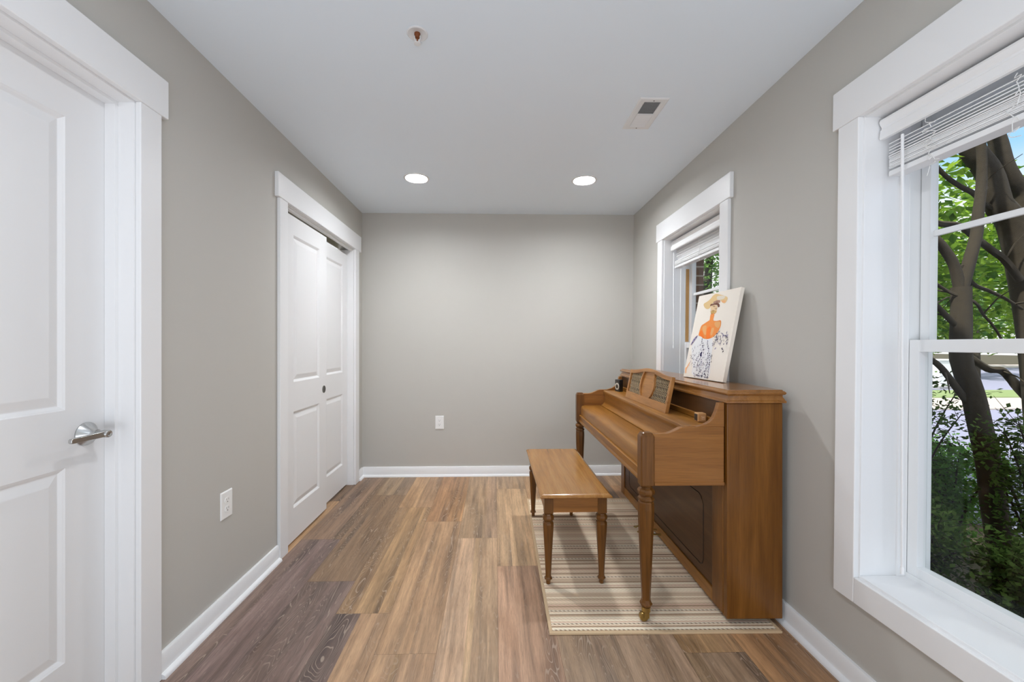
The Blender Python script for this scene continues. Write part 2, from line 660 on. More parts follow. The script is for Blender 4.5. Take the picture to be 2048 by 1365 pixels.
def thing(name, label, cat, loc=(0, 0, 0), rz=0.0, group=None):
    o = bpy.data.objects.new(name, None)
    o.empty_display_size = 0.1
    C.objects.link(o)
    o.location = loc
    o.rotation_euler = (0, 0, rz)
    return tag(o, label, cat, group)


def struct(o, kind='structure'):
    o['kind'] = kind
    return o


def struct_empty(name, loc=(0, 0, 0)):
    o = bpy.data.objects.new(name, None)
    o.empty_display_size = 0.1
    C.objects.link(o)
    o.location = loc
    return struct(o)


def copy_tree(o, parent=None):
    c = o.copy()
    C.objects.link(c)
    if parent:
        c.parent = parent
    for ch in list(o.children):
        copy_tree(ch, c)
    return c


# ------------------------------------------------------------------ room shell
XL = -1.23        # left wall face
XW = 1.292        # right wall face at z = 1.3
YB = 3.80         # back wall face
YF = -2.4         # wall behind the camera
CH = 2.44
T = 0.019

# floor of planks running away from the camera
random.seed(11)
PW, PLN = 0.2447, 1.205
TONES = {
    'plum': srgb(134, 112, 103), 'umber': srgb(142, 115, 91), 'tan': srgb(180, 145, 109), 'sand': srgb(194, 162, 129),
    'honey': srgb(172, 132, 94), 'taupe': srgb(164, 138, 112), 'rose': srgb(188, 151, 122)}
SEAM = {0: 2.578, 1: 2.120, 2: 1.863, 3: 1.615, 4: 2.574, 5: 2.243, 6: 2.95, 7: 2.42, 8: 1.594, 9: 2.3}
COLT = {  # tone of the planks from the camera outwards, starting with the plank that ends at the seam
    0: ['plum', 'umber', 'umber'], 1: ['plum', 'umber', 'taupe'], 2: ['umber', 'tan', 'tan'], 3: ['tan', 'tan', 'honey'],
    4: ['sand', 'sand', 'tan'], 5: ['rose', 'sand', 'sand'], 6: ['sand', 'tan', 'taupe'], 7: ['taupe', 'honey', 'taupe'],
    8: ['taupe', 'tan', 'umber'], 9: ['honey', 'honey', 'tan'], 10: ['tan', 'tan', 'tan']}
fb = MB()
ftone = []
x_start = -0.7209 - 2 * PW
for c in range(-1, 12):
    x0, x1 = x_start + c * PW, x_start + (c + 1) * PW
    x0, x1 = max(x0, -1.45), min(x1, 1.60)
    if x1 <= x0:
        continue
    sm = SEAM.get(c, 2.0)
    k = -5
    while sm + (k - 1) * PLN < 3.95:
        y0, y1 = sm + (k - 1) * PLN, sm + k * PLN
        y0, y1 = max(y0, YF - 0.2), min(y1, 3.95)
        if y1 > y0:
            gap = 0.0004
            tl = COLT.get(c)
            nm = tl[k] if tl and 0 <= k < 3 else random.choice(['tan', 'umber', 'taupe', 'honey', 'sand'])
            t = TONES[nm]
            full = x1 - x0
            cuts = [0.0] + sorted(random.sample([.24, .34, .45, .56, .68, .78], random.choice([1, 2]))) + [1.0]
            if (c, k) == (2, 0):
                cuts = [0.0, .46, 1.0]
            for q in range(len(cuts) - 1):
                xa, xb = x0 + cuts[q] * full, x0 + cuts[q + 1] * full
                ga, gb = (gap if q == 0 else 0), (gap if q == len(cuts) - 2 else 0)
                fb.add([(xa + ga, y0 + gap, 0), (xb - gb, y0 + gap, 0), (xb - gb, y1 - gap, 0), (xa + ga, y1 - gap, 0)], [(0, 1, 2, 3)])
                jit = random.uniform(0.86, 1.12)
                tt = t
                if (c, k) == (2, 0):
                    tt, jit = (TONES['plum'], .80) if q == 0 else (TONES['tan'], 1.0)
                wm_ = random.uniform(.94, 1.07)
                ftone.append((tt[0] * jit, tt[1] * jit, tt[2] * jit * wm_, random.random()))
        k += 1
fb.box(-1.45, 1.60, YF - 0.2, 3.95, -0.12, -0.003, 1)
ftone += [(0.08, 0.06, 0.05, 0.5)] * 6
fl = struct(fb.build('floor', [FLOOR, plain('subfloor_gap', srgb(84, 64, 50), 0.9)]))
ca = fl.data.color_attributes.new('tone', 'FLOAT_COLOR', 'CORNER')
for p, t in zip(fl.data.polygons, ftone):
    for li in p.loop_indices:
        ca.data[li].color = t

CANS = [(-0.575, 3.0), (0.662, 3.01)]
HOLE = .0785
from mathutils.geometry import tessellate_polygon
cb_ = MB()
cb_.box(-1.45, 1.60, YF - 0.2, 3.95, CH + .06, CH + 0.15)
rim = [Vector((-1.45, YF - .2, CH)), Vector((1.60, YF - .2, CH)), Vector((1.60, 3.95, CH)), Vector((-1.45, 3.95, CH))]
loops_ = [rim] + [[Vector((x + HOLE * math.cos(-2 * PI * k / 48), y + HOLE * math.sin(-2 * PI * k / 48), CH)) for k in range(48)] for x, y in CANS]
flat_ = [v for lp_ in loops_ for v in lp_]
cb_.add(flat_, [tuple(t) for t in tessellate_polygon(loops_)])
struct(cb_.build('ceiling', CEIL))
# left wall with the two door openings
D1Y0, D1Y1 = 0.585, 1.417      # entry door opening
D2Y0, D2Y1 = 2.423, 3.572      # closet opening
DH = 2.047
wb = MB()
J = .0125
for a, b_, z0, z1 in ((YF, D1Y0 - J, 0, CH), (D1Y0 - J, D1Y1 + J, DH + J, CH), (D1Y1 + J, D2Y0 - J, 0, CH), (D2Y0 - J, D2Y1 + J, DH + J, CH), (D2Y1 + J, YB, 0, CH)):
    wb.box(XL - 0.12, XL, a, b_, z0, z1)
struct(wb.build('wall_left', WALL))
struct(MB().box(-1.45, 1.60, YB, YB + 0.12, 0, CH).build('wall_back', WALL))
wb = MB()
wb.box(-1.45, -1.15, YF - 0.12, YF, 0, CH)
wb.box(1.20, 1.60, YF - 0.12, YF, 0, CH)
wb.box(-1.15, 1.20, YF - 0.12, YF, 2.38, CH)
struct(wb.build('wall_front', WALL))

# right wall with the two window openings
W1 = (0.598, 1.401)
W2 = (2.303, 3.094)
WZ0, WZ1 = 0.394, 2.034
wb = MB()
for a, b_, z0, z1 in ((YF, W1[0] - .014, 0, CH), (W1[0] - .014, W1[1] + .014, 0, WZ0 - .001), (W1[0] - .014, W1[1] + .014, WZ1, CH),
                      (W1[1] + .014, W2[0] - .014, 0, CH), (W2[0] - .014, W2[1] + .014, 0, WZ0 - .001), (W2[0] - .014, W2[1] + .014, WZ1, CH), (W2[1] + .014, YB, 0, CH)):
    wb.box(XW, 1.53, a, b_, z0, z1)
struct(wb.build('wall_right', WALL, tilt=True))
wb = MB()
e1, e2 = 0.075, 0.004
for a, b_, z0, z1 in ((YF, W1[0] - e1, -.3, 3.0), (W1[0] - e1, W1[1] + e1, -.3, WZ0 - .05), (W1[0] - e1, W1[1] + e1, WZ1 + .03, 3.0),
                      (W1[1] + e1, W2[0] - e2, -.3, 3.0), (W2[0] - e2, W2[1] + e2, -.3, WZ0 - .05), (W2[0] - e2, W2[1] + e2, WZ1 + .03, 3.0), (W2[1] + e2, 4.2, -.3, 3.0)):
    wb.box(1.535, 1.60, a, b_, z0, z1)
struct(wb.build('wall_outside', BRICK, tilt=True))


# baseboards with a rounded shoe
def base_profile(h=0.09, t=0.014, s=0.018):
    return [(0, 0), (t + s, 0), (t + s, s * .35), (t + s * .8, s * .75), (t + s * .35, s), (t, s * 1.08), (t, h - .006), (t - .004, h), (0, h)]


def baseboard(name, segs, axis, face, sign, tilt=False):
    mb = MB()
    for a, b_ in segs:
        pr = [(face + sign * p, q) for p, q in base_profile()]
        if sign < 0:
            pr = pr[::-1]
        mb.prism(pr, axis, a, b_)
    return struct(mb.build(name, WHITE, smooth=50, tilt=tilt))


baseboard('baseboard_left', [(1.512, 2.326), (3.67, YB), (YF, 0.49)], 'Y', XL, 1)
baseboard('baseboard_right', [(YF, YB)], 'Y', XW, -1, tilt=True)
baseboard('baseboard_back', [(XL, 1.28)], 'X', YB, -1)


# ------------------------------------------------------------------ doors on the left wall
def door_trim(name, y0, y1, far_head=None, near_head=None):
    """Casing (1x4 sides, 1x6 head with small ears), jambs and head jamb as one trim piece."""
    rv = 0.006
    mb = MB()
    ty0, ty1 = y0 - rv - 0.0885, y1 + rv + 0.0885
    mb.box(XL, XL + T, y1 + rv, ty1, 0, DH + rv)
    mb.box(XL, XL + T, ty0, y0 - rv, 0, DH + rv)
    mb.box(XL, XL + T + .003, (ty0 - .025) if near_head is None else near_head, (ty1 + .028) if far_head is None else far_head, DH + rv, DH + rv + .139)
    o = struct(mb.build(name, WHITE, bevel=0.003))
    j = MB()
    j.box(XL - .125, XL, y1, y1 + .012, 0, DH)
    j.box(XL - .125, XL, y0 - .012, y0, 0, DH)
    j.box(XL - .125, XL, y0 - .012, y1 + .012, DH, DH + .012)
    j.build('door_jamb', WHITE, o, bevel=0.001)
    return o


t1 = door_trim('trim_1', D1Y0, D1Y1)
st = MB()
sx0, sx1 = -1.3165, -1.2816
st.box(sx0, sx1, D1Y1 - .012, D1Y1, 0, DH - .012)
st.box(sx0, sx1, D1Y0, D1Y0 + .012, 0, DH - .012)
st.box(sx0, sx1, D1Y0, D1Y1, DH - .012, DH)
st.build('door_stop', WHITE, t1, bevel=0.001)
t2 = door_trim('trim_2', D2Y0, D2Y1, far_head=3.715)
tk = MB()
tk.box(-1.262, -1.238, D2Y0, D2Y1, DH - .012, DH - .0005)
tk.build('sliding_door_track', WHITE, t2, bevel=0.001)
tk = MB()
tk.box(-1.34, -1.262, D2Y0, D2Y1, DH - .004, DH - .0005)
tk.build('track_channel', DARKMETAL, t2)
# dark closet interior behind the sliding doors
struct(MB().box(-1.60, -1.58, D2Y0 - .1, D2Y1 + .1, 0, 2.2).build('wall_closet', WALL))


def paneled(mb, xf, y0, y1, z0, z1, t, panels):
    """Molded door leaf: flat stiles and rails with sunk-and-raised panels on the +X face."""
    py0, py1 = panels[0][0], panels[0][1]
    zs = [z0]
    for p in panels:
        zs += [p[2], p[3]]
    zs.append(z1)

    def q(ya, yb, za, zb, x=xf):
        mb.add([(x, ya, za), (x, yb, za), (x, yb, zb), (x, ya, zb)], [(0, 1, 2, 3)])
    q(y0, py0, z0, z1)
    q(py1, y1, z0, z1)
    for i in range(0, len(zs), 2):
        q(py0, py1, zs[i], zs[i + 1])
    for (a, b_, c, d) in panels:
        loops = []
        for ins, dep in ((0, 0), (.003, -.002), (.006, -.0035), (.014, -.0095), (.017, -.0095), (.042, -.0025), (.045, -.002)):
            loops.append([(xf + dep, a + ins, c + ins), (xf + dep, b_ - ins, c + ins), (xf + dep, b_ - ins, d - ins), (xf + dep, a + ins, d - ins)])
        o = [p for lp in loops for p in lp]
        fs = []
        for k in range(len(loops) - 1):
            for i in range(4):
                j = (i + 1) % 4
                fs.append((k * 4 + i, k * 4 + j, (k + 1) * 4 + j, (k + 1) * 4 + i))
        kk = (len(loops) - 1) * 4
        fs.append((kk, kk + 1, kk + 2, kk + 3))
        mb.add(o, fs)
    xb = xf - t
    mb.add([(xb, y0, z0), (xb, y1, z0), (xb, y1, z1), (xb, y0, z1), (xf, y0, z0), (xf, y1, z0), (xf, y1, z1), (xf, y0, z1)],
           [(0, 3, 2, 1), (0, 1, 5, 4), (1, 2, 6, 5), (2, 3, 7, 6), (3, 0, 4, 7)])


DX = -1.317
mb = MB()
paneled(mb, DX, D1Y0 + .003, D1Y1 - .003, .010, DH - .004, .035, [(D1Y0 + .13, 1.2805, .245, .842), (D1Y0 + .13, 1.2805, 1.0185, 1.9204)])
d1 = struct(mb.build('door_1', DOORW))
hx, hy, hz = DX, 1.3446, 0.933
hb = MB()
hb.lathe([(.037, 0), (.037, .003), (.034, .006), (.019, .022), (.0145, .030), (.0135, .036)], 32, (hx, hy, hz), 'X')
rose = hb.build('handle_rose', NICKEL, d1, smooth=35)
hb = MB()
hb.lathe([(.0105, .036), (.0105, .052), (.0125, .056), (.0125, .070), (.011, .0735), (.007, .074), (.006, .072), (.0, .072)], 24, (hx, hy, hz), 'X')
hb.prism([(hy + .004, hz + .0085), (hy - .02, hz + .009), (hy - .108, hz + .0075), (hy - .112, hz + .004), (hy - .112, hz - .004), (hy - .108, hz - .0075), (hy - .02, hz - .009), (hy + .004, hz - .0085)], 'X', hx + .057, hx + .068)
hb.build('lever_handle', NICKEL, d1, bevel=0.0015, smooth=35)

mb = MB()
paneled(mb, -1.243, 2.425, 3.037, .012, 2.012, .032, [(2.545, 2.916, .209, .806), (2.545, 2.916, .989, 1.897)])
d2 = struct(mb.build('door_2', DOORW))
pb = MB()
pb.lathe([(.027, 0), (.027, .0015), (.0235, .0022), (.022, .001), (.012, .0003), (0, .0002)], 28, (-1.243, 2.992, .897), 'X')
pb.build('finger_pull', DARKMETAL, d2, smooth=35)
mb = MB()
paneled(mb, -1.283, 2.97, 3.570, .014, 1.998, .032, [(3.10, 3.463, .209, .806), (3.10, 3.463, .989, 1.892)])
struct(mb.build('door_3', DOORW))


# ------------------------------------------------------------------ windows on the right wall
def window(idx, yn, yf):
    w = struct_empty('window_%d' % idx)
    rv = .006
    mb = MB()
    hd = 2.020 + rv
    mb.box(XW - T, XW, yf + rv, yf + rv + .0855, .31, hd)
    mb.box(XW - T, XW, yn - rv - .0855, yn - rv, .31, hd)
    mb.box(XW - T, XW, yn - rv, yf + rv, .31, .4005)
    mb.box(XW - T - .003, XW, yn - rv - .108, yf + rv + .108, hd, hd + .140)
    mb.build('casing', WHITE, w, bevel=.003, tilt=True)
    mb = MB()
    mb.box(XW - .001, 1.45, yf, yf + .014, .394, 2.034)
    mb.box(XW - .001, 1.45, yn - .014, yn, .394, 2.034)
    mb.box(XW - .001, 1.45, yn, yf, 2.020, 2.034)
    mb.box(1.418, 1.449, yf - .007, yf, .409, 2.020)
    mb.box(1.418, 1.449, yn, yn + .007, .409, 2.020)
    mb.build('jamb', WHITE, w, bevel=.001, tilt=True)
    mb = MB()
    mb.box(XW - .004, 1.45, yn, yf, .394, .409)
    mb.build('window_sill', WHITE, w, bevel=.002, tilt=True)
    fy0, fy1 = yn - .010, yf + .010
    fr = .022
    mb = MB()      # outer vinyl frame
    for x0, x1, i in ((1.4475, 1.4505, .018), (1.4505, 1.5185, .014), (1.5185, 1.534, .020)):
        mb.box(x0, x1, fy0, fy0 + i, .395, 2.034)
        mb.box(x0, x1, fy1 - i, fy1, .395, 2.034)
        mb.box(x0, x1, fy0 + i, fy1 - i, .395, .395 + i + .012)
        mb.box(x0, x1, fy0 + i, fy1 - i, 2.034 - i, 2.034)
    mb.build('window_frame', VINYL, w, bevel=.001, tilt=True)
    sy0, sy1 = fy0 + .0175, fy1 - .0175

    def sash(name, x0, x1, z0, z1, stile, bot, top, gx):
        s = MB()
        s.box(x0, x1, sy0, sy0 + stile, z0, z1)
        s.box(x0, x1, sy1 - stile, sy1, z0, z1)
        s.box(x0, x1, sy0 + stile, sy1 - stile, z0, z0 + bot)
        s.box(x0, x1, sy0 + stile, sy1 - stile, z1 - top, z1)
        so = s.build(name, VINYL, w, bevel=.0015, tilt=True)
        p = MB()
        p.box(gx - .0015, gx + .0015, sy0 + stile - .004, sy1 - stile + .004, z0 + bot - .004, z1 - top + .004)
        p.build('glass_pane', GLASS, so, tilt=True)
        return so
    sash('lower_sash', 1.451, 1.482, .420, 1.237, .034, .038, .041, 1.473)
    us = sash('upper_sash', 1.4885, 1.517, 1.200, 2.012, .031, .036, .036, 1.508)
    g_ = MB()
    g_.box(1.501, 1.513, sy0 + .03, sy1 - .03, 1.592, 1.612)
    g_.build('muntin', VINYL, us, bevel=.002, tilt=True)
    lk = MB()
    lk.box(1.453, 1.4515, sy1 - .02, sy1 - .008, .47, .485)
    lk.build('sash_latch', PLASTIC, w, tilt=True)
    return w


window(1, *W1)
w2 = window(2, *W2)
ts = MB()
ts.box(1.458, 1.483, W2[1] - .0052, W2[1] - .0038, 1.243, 1.80)
ts.build('warm_fringe_strip', FRINGE, w2, tilt=True)  # added tan strip imitating a warm exposure-blending fringe, not a wooden part


def spline(pts, per=6):
    out = []
    P = [Vector(p) for p in pts]
    for i in range(len(P) - 1):
        p0, p1, p2, p3 = P[max(i - 1, 0)], P[i], P[i + 1], P[min(i + 2, len(P) - 1)]
        for k in range(per):
            t = k / per
            out.append(0.5 * ((2 * p1) + (-p0 + p2) * t + (2 * p0 - 5 * p1 + 4 * p2 - p3) * t * t + (-p0 + 3 * p1 - 3 * p2 + p3) * t ** 3))
    out.append(P[-1])
    return out


def blind(label, yn, yf, loose, zstack, zrail, cords, wand_y, wand_z, seed):
    """Raised horizontal blind: moulded valance, a few loose slats, the gathered stack, bottom rail, wand and cords."""
    rnd = random.Random(seed)
    root = thing('window_blind', label, 'blind', (XR(1.39, 2.0), (yn + yf) / 2, 2.015))
    ox, oy, oz = root.location
    a, b_ = yn + .008 - oy, yf - .008 - oy

    def X(x):
        return x - 1.39
    v = MB()
    zt, zb = -.007, -.080
    prof = [(X(1.352), zt), (X(1.338), zt - .004), (X(1.3345), zt - .012), (X(1.3375), zt - .022), (X(1.343), zt - .030), (X(1.3425), zt - .037), (X(1.338), zt - .041),
            (X(1.338), zt - .046), (X(1.3365), zt - .056), (X(1.335), zb + .006), (X(1.338), zb), (X(1.350), zb), (X(1.353), zb + .01)]
    v.prism(prof[::-1], 'Y', a, b_)
    v.build('valance', BLINDW, root, smooth=30)
    hr = MB()
    hr.box(X(1.358), X(1.408), a + .004, b_ - .004, -.048, -.006)
    hr.build('head_rail', BLINDW, root, bevel=.002)
    s = MB()
    sa, sb = a + .008, b_ - .008

    def slat(z, tlt, jx=0.0):
        n = 6
        top, bot = [], []
        for i in range(n + 1):
            u = i / n * 2 - 1
            x = u * .0245
            c = .0028 * (1 - u * u)
            top.append((X(1.386) + jx + x * math.cos(tlt) - c * math.sin(tlt), z + x * math.sin(tlt) + c + .0016))
            bot.append((X(1.386) + jx + x * math.cos(tlt) - c * math.sin(tlt), z + x * math.sin(tlt) + c - .0016))
        s.prism(bot + top[::-1], 'Y', sa, sb)
    for z, tlt in loose:
        slat(z, tlt, rnd.uniform(-.002, .002))
    z = zstack - oz
    while z > zrail - oz + .012:
        slat(z, rnd.uniform(-.03, .03), rnd.uniform(-.0016, .0016))
        z -= .0042
    s.build('slat_stack', BLINDW, root, smooth=40)
    r = MB()
    zr = zrail - oz
    r.prism([(X(1.3615), zr - .010), (X(1.362), zr + .004), (X(1.364), zr + .0085), (X(1.408), zr + .0085), (X(1.411), zr + .004), (X(1.4115), zr - .010)][::-1], 'Y', sa - .001, sb + .001)
    br = r.build('bottom_rail', BLINDW, root, smooth=30, bevel=.001)
    for t in (.17, .5, .83):
        pl = MB()
        pl.lathe([(.007, -.0125), (.007, -.010)], 14, (X(1.386), sb + (sa - sb) * t, zr), 'Z')
        pl.build('rail_plug', CORDM, br)
    wd = MB()
    wd.tube([(X(1.353) - .008, wand_y - oy, -.095), (X(1.353) - .009, wand_y - oy, wand_z - oz)], .0045, .004, 10)
    wd.lathe([(.0055, 0), (.0058, .02), (.0045, .024)], 10, (X(1.353) - .009, wand_y - oy, wand_z - oz - .012), 'Z')
    wd.build('tilt_wand', BLINDW, root, smooth=50)
    for cy, loops in cords:
        pts = []
        zz = -.085
        for i in range(loops):
            w_ = rnd.uniform(.008, .022)
            pts.append((X(1.357) - rnd.uniform(0, .006), cy - oy + rnd.uniform(-w_, w_), zz + rnd.uniform(-.010, .016)))
            zz -= (.085 + (2.015 - zrail) - .085 - .02) / max(loops, 1)
        cm = MB()
        cm.tube(spline(pts, 5), .0011, .0011, 5)
        cm.build('lift_cord', CORDM, root, smooth=60)
    return root


blind('white raised blind in the large near window above the tree view', W1[0], W1[1],
      [(-.090, .30), (-.104, .24), (-.116, .16), (-.127, .12), (-.136, .08)], 1.874, 1.816, [(1.245, 26), (1.035, 24), (.76, 22)], 1.322, .47, 3)
blind('white raised blind in the small far window over the piano', W2[0], W2[1],
      [(-.084, -.95), (-.104, -.9), (-.124, -.9), (-.143, -.95)], 1.855, 1.812, [(2.93, 7), (2.70, 9), (2.45, 7)], 3.055, 1.205, 5)

# ------------------------------------------------------------------ ceiling fixtures


def can_light(x, y, label):
    root = thing('recessed_light', label, 'ceiling light', (x, y, CH), 0, 'recessed ceiling lights')
    mb = MB()
    pr = [(.0775, .045), (.0775, -.002), (.081, -.0045), (.091, -.0035), (.093, -.001), (.093, .0)]
    vs = [(r * math.cos(2 * PI * k / 48), r * math.sin(2 * PI * k / 48), h) for r, h in pr for k in range(48)]
    mb.add(vs, [(j * 48 + k, j * 48 + (k + 1) % 48, (j + 1) * 48 + (k + 1) % 48, (j + 1) * 48 + k) for j in range(len(pr) - 1) for k in range(48)])
    mb.build('trim_ring', VENTW, root, smooth=30)
    MB().lathe([(.0772, .030), (.0772, .020), (.0, .0195)], 48).build('diffuser', LAMP, root)
    return root


def can_beam(x, y):
    d = bpy.data.lights.new('downlight_beam', 'SPOT')
    d.energy = CAN_BEAM
    d.spot_size = math.radians(128)
    d.spot_blend = 1.0
    d.shadow_soft_size = 0.055
    d.color = (0.97, 0.985, 1.0)
    o = bpy.data.objects.new('downlight_beam', d)
    C.objects.link(o)
    o.location = (x, y, CH + .012)


for x, y in CANS:
    can_beam(x, y)
can_light(*CANS[0], 'lit round recessed ceiling light nearer the closet doors')
can_light(*CANS[1], 'lit round recessed ceiling light nearer the piano and windows')

# air supply register
vx0, vx1, vy0, vy1 = .7165, .8645, 1.99, 2.28
root = thing('ceiling_vent', 'white rectangular ceiling air vent with two banks of louvers', 'vent', ((vx0 + vx1) / 2, (vy0 + vy1) / 2, CH))
hx_, hy_ = (vx1 - vx0) / 2, (vy1 - vy0) / 2
ox_, oy_ = .0415, .112
mb = MB()
lo = []
for (a, b_, z) in ((hx_, hy_, 0), (hx_, hy_, -.002), (hx_ - .006, hy_ - .006, -.0065), (ox_ + .004, oy_ + .004, -.0065), (ox_, oy_, -.004), (ox_, oy_, 0)):
    lo += [(-a, -b_, z), (a, -b_, z), (a, b_, z), (-a, b_, z)]
mb.add(lo, [(k * 4 + i, k * 4 + (i + 1) % 4, (k + 1) * 4 + (i + 1) % 4, (k + 1) * 4 + i) for k in range(5) for i in range(4)])
mb.box(-ox_, ox_, -.005, .005, -.006, 0)
mb.build('vent_frame', VENTW, root)
MB().box(-ox_, ox_, -oy_, oy_, -.0012, -.0002).build('duct_opening', VENTDARK, root)
for k, (y0, y1, sgn) in enumerate(((-oy_, -.005, 1), (.005, oy_, -1))):
    mb = MB()
    nl = 9
    for i in range(nl):
        yc = y0 + (y1 - y0) * (i + .5) / nl
        d = .0042
        mb.prism([(yc - d * sgn - .0006, -.0062), (yc - d * sgn + .0006, -.0062), (yc + d * sgn + .0006, -.0014), (yc + d * sgn - .0006, -.0014)], 'X', -ox_, ox_)
    mb.build('louver_bank', VENTW, root)
for y in (-hy_ + .018, hy_ - .018):
    MB().lathe([(.0035, -.0064), (.0032, -.0078), (0, -.008)], 12, (0, y, 0)).build('screw', DARKMETAL, root)

# sprinkler
root = thing('fire_sprinkler', 'small round ceiling fire sprinkler with a brown head', 'sprinkler', (-.304, 1.603, CH))
MB().lathe([(.024, 0), (.040, 0), (.041, -.002), (.037, -.005), (.026, -.003), (.0235, -.001), (.0, -.001)], 32).build('escutcheon', VENTW, root, smooth=40)
MB().lathe([(.012, 0), (.012, -.008), (.009, -.012), (.008, -.018)], 20).build('sprinkler_body', SPRB, root, smooth=40)
mb = MB()
mb.tube([(-.010, 0, -.004), (-.011, 0, -.022), (-.004, 0, -.036)], .0022, .002, 8)
mb.tube([(.010, 0, -.004), (.011, 0, -.022), (.004, 0, -.036)], .0022, .002, 8)
mb.lathe([(.004, -.034), (.005, -.038), (.013, -.040), (.013, -.0415), (.003, -.043)], 18)
mb.build('deflector_frame', VENTW, root, smooth=40)
MB().lathe([(.0022, -.018), (.0026, -.026), (.0018, -.034)], 10).build('glass_bulb', SPRB, root, smooth=40)


# ------------------------------------------------------------------ wall outlets
def outlet(label, loc, rz):
    """Duplex receptacle; local +Y faces out of the wall."""
    root = thing('wall_outlet', label, 'outlet', loc, rz, 'wall outlets')
    mb = MB()
    a, b_ = .040, .0625
    lo = []
    for ins, d in ((0, 0), (0, .002), (.003, .0052), (.006, .0058)):
        lo += [(-a + ins, d, -b_ + ins), (a - ins, d, -b_ + ins), (a - ins, d, b_ - ins), (-a + ins, d, b_ - ins)]
    fs = [(k * 4 + i, k * 4 + (i + 1) % 4, (k + 1) * 4 + (i + 1) % 4, (k + 1) * 4 + i) for k in range(3) for i in range(4)] + [(12, 13, 14, 15)]
    mb.add(lo, fs)
    mb.build('cover_plate', PLASTIC, root, bevel=.002)
    for zc in (.0195, -.0195):
        r = MB()
        n = 24
        outl = []
        for k in range(n):
            an = 2 * PI * k / n
            outl.append((.0165 * math.cos(an), zc + max(-.0135, min(.0135, .0165 * math.sin(an)))))
        r.prism(outl[::-1], 'Y', .0055, .0078)
        ro = r.build('receptacle', PLASTIC, root, smooth=40)
        s = MB()
        s.box(-.0075, -.0058, .0074, .0081, zc + .0005, zc + .0085)
        s.box(.0056, .0072, .0074, .0081, zc + .0012, zc + .0078)
        s.lathe([(.0026, .0074), (.0026, .0081)], 12, (0, 0, zc - .0065), 'Y')
        s.build('socket_slot', SLOT, ro)
    MB().lathe([(.003, .0055), (.003, .0068), (0, .007)], 12, (0, 0, 0), 'Y').build('screw', PLASTIC, root)
    return root


outlet('white duplex wall outlet low on the back wall', (-.515, YB, .4975), PI)
outlet('white duplex wall outlet on the left wall between the two doors', (XL, 1.893, .490), -PI / 2)


# ------------------------------------------------------------------ rug
rug = thing('area_rug', 'beige and brown striped flatweave rug under the piano and bench', 'rug', (.2285, 1.704, 0), math.radians(-.75))
RW, RL = .985, 1.50
MB().box(.008, RW - .008, .008, RL - .008, .0003, .0078).build('woven_field', RUG, rug)
mb = MB()
for (x0, x1, y0, y1) in ((0, RW, 0, .017), (0, RW, RL - .017, RL), (0, .015, .017, RL - .017), (RW - .015, RW, .017, RL - .017)):
    mb.box(x0, x1, y0, y1, 0, .0088)
mb.build('edge_binding', BINDING, rug, bevel=.002)


# ------------------------------------------------------------------ piano bench
def turned_leg(prof, n, phase):
    return MB().lathe(prof, n, (0, 0, 0), 'Z', 0, phase)


bench = thing('piano_bench', 'low walnut piano bench with four turned legs on the striped rug', 'bench', (.2275, 2.018, .009))
BW, BL, BH = .356, .905, .462
mb = MB()
pr = [(0.0, .446), (-.003, .449), (-.003, .453), (.002, .458), (.006, .4605), (.013, .4635), (.014, .465)]
lo = []
for ins, z in pr:
    lo += [(ins, ins, z), (BW - ins, ins, z), (BW - ins, BL - ins, z), (ins, BL - ins, z)]
fs = [(k * 4 + i, k * 4 + (i + 1) % 4, (k + 1) * 4 + (i + 1) % 4, (k + 1) * 4 + i) for k in range(len(pr) - 1) for i in range(4)]
fs += [(3, 2, 1, 0), tuple((len(pr) - 1) * 4 + i for i in range(4))]
mb.add(lo, fs)
mb.build('seat', WOOD_TOP, bench, bevel=.001)
mb = MB()
i0 = .020
mb.box(i0 + .004, i0 + .020, i0 + .02, BL - i0 - .02, .366, .446)
mb.box(BW - i0 - .020, BW - i0 - .004, i0 + .02, BL - i0 - .02, .366, .446)
mb.box(i0 + .02, BW - i0 - .02, i0 + .006, i0 + .020, .366, .446)
mb.box(i0 + .02, BW - i0 - .02, BL - i0 - .020, BL - i0 - .006, .366, .446)
mb.build('apron', WOOD_X, bench, bevel=.001)
leg_prof = [(.010, 0), (.0115, .003), (.0115, .020), (.014, .022), (.021, .027), (.0205, .031), (.0155, .036), (.0148, .050), (.0195, .150), (.0245, .235), (.0275, .285),
            (.0285, .305), (.0275, .313), (.023, .316), (.023, .322), (.0285, .328), (.0300, .337), (.0285, .347), (.0225, .353), (.0215, .358), (.026, .362)]
lm = turned_leg(leg_prof, 8, PI / 8)
lm.box(-.0225, .0225, -.0225, .0225, .362, .4455)
leg0 = lm.build('leg', WOOD_LEG, bench, bevel=.001)
lxs, lys = (i0 + .0225, BW - i0 - .0225), (i0 + .0225, BL - i0 - .0225)
leg0.location = (lxs[0], lys[0], 0)
for px, py in ((lxs[1], lys[0]), (lxs[0], lys[1]), (lxs[1], lys[1])):
    c = leg0.copy()
    C.objects.link(c)
    c.parent = bench
    c.location = (px, py, 0)

# ------------------------------------------------------------------ upright piano (local x = world X - 1.0 at the near end, y runs away from the camera)
PLEN = 1.535
piano = thing('upright_piano', 'brown walnut upright piano with closed key lid against the window wall', 'piano', (1.0, 1.738, 0), math.radians(-.65))


def px(x):
    return x - 1.0


# sides
for nm, y0, y1 in (('n', 0, .030), ('f', PLEN - .030, PLEN)):
    MB().prism([(px(1.003), .033), (px(1.2445), .033), (px(1.2445), .9655), (px(1.003), .9655)], 'Y', y0, y1).build('side_panel', WOOD_Z, piano, bevel=.002)
# case body behind the boards
MB().box(px(1.03), px(1.235), .0305, PLEN - .0305, .05, .964).build('case_back', WOOD_SHADED, piano)
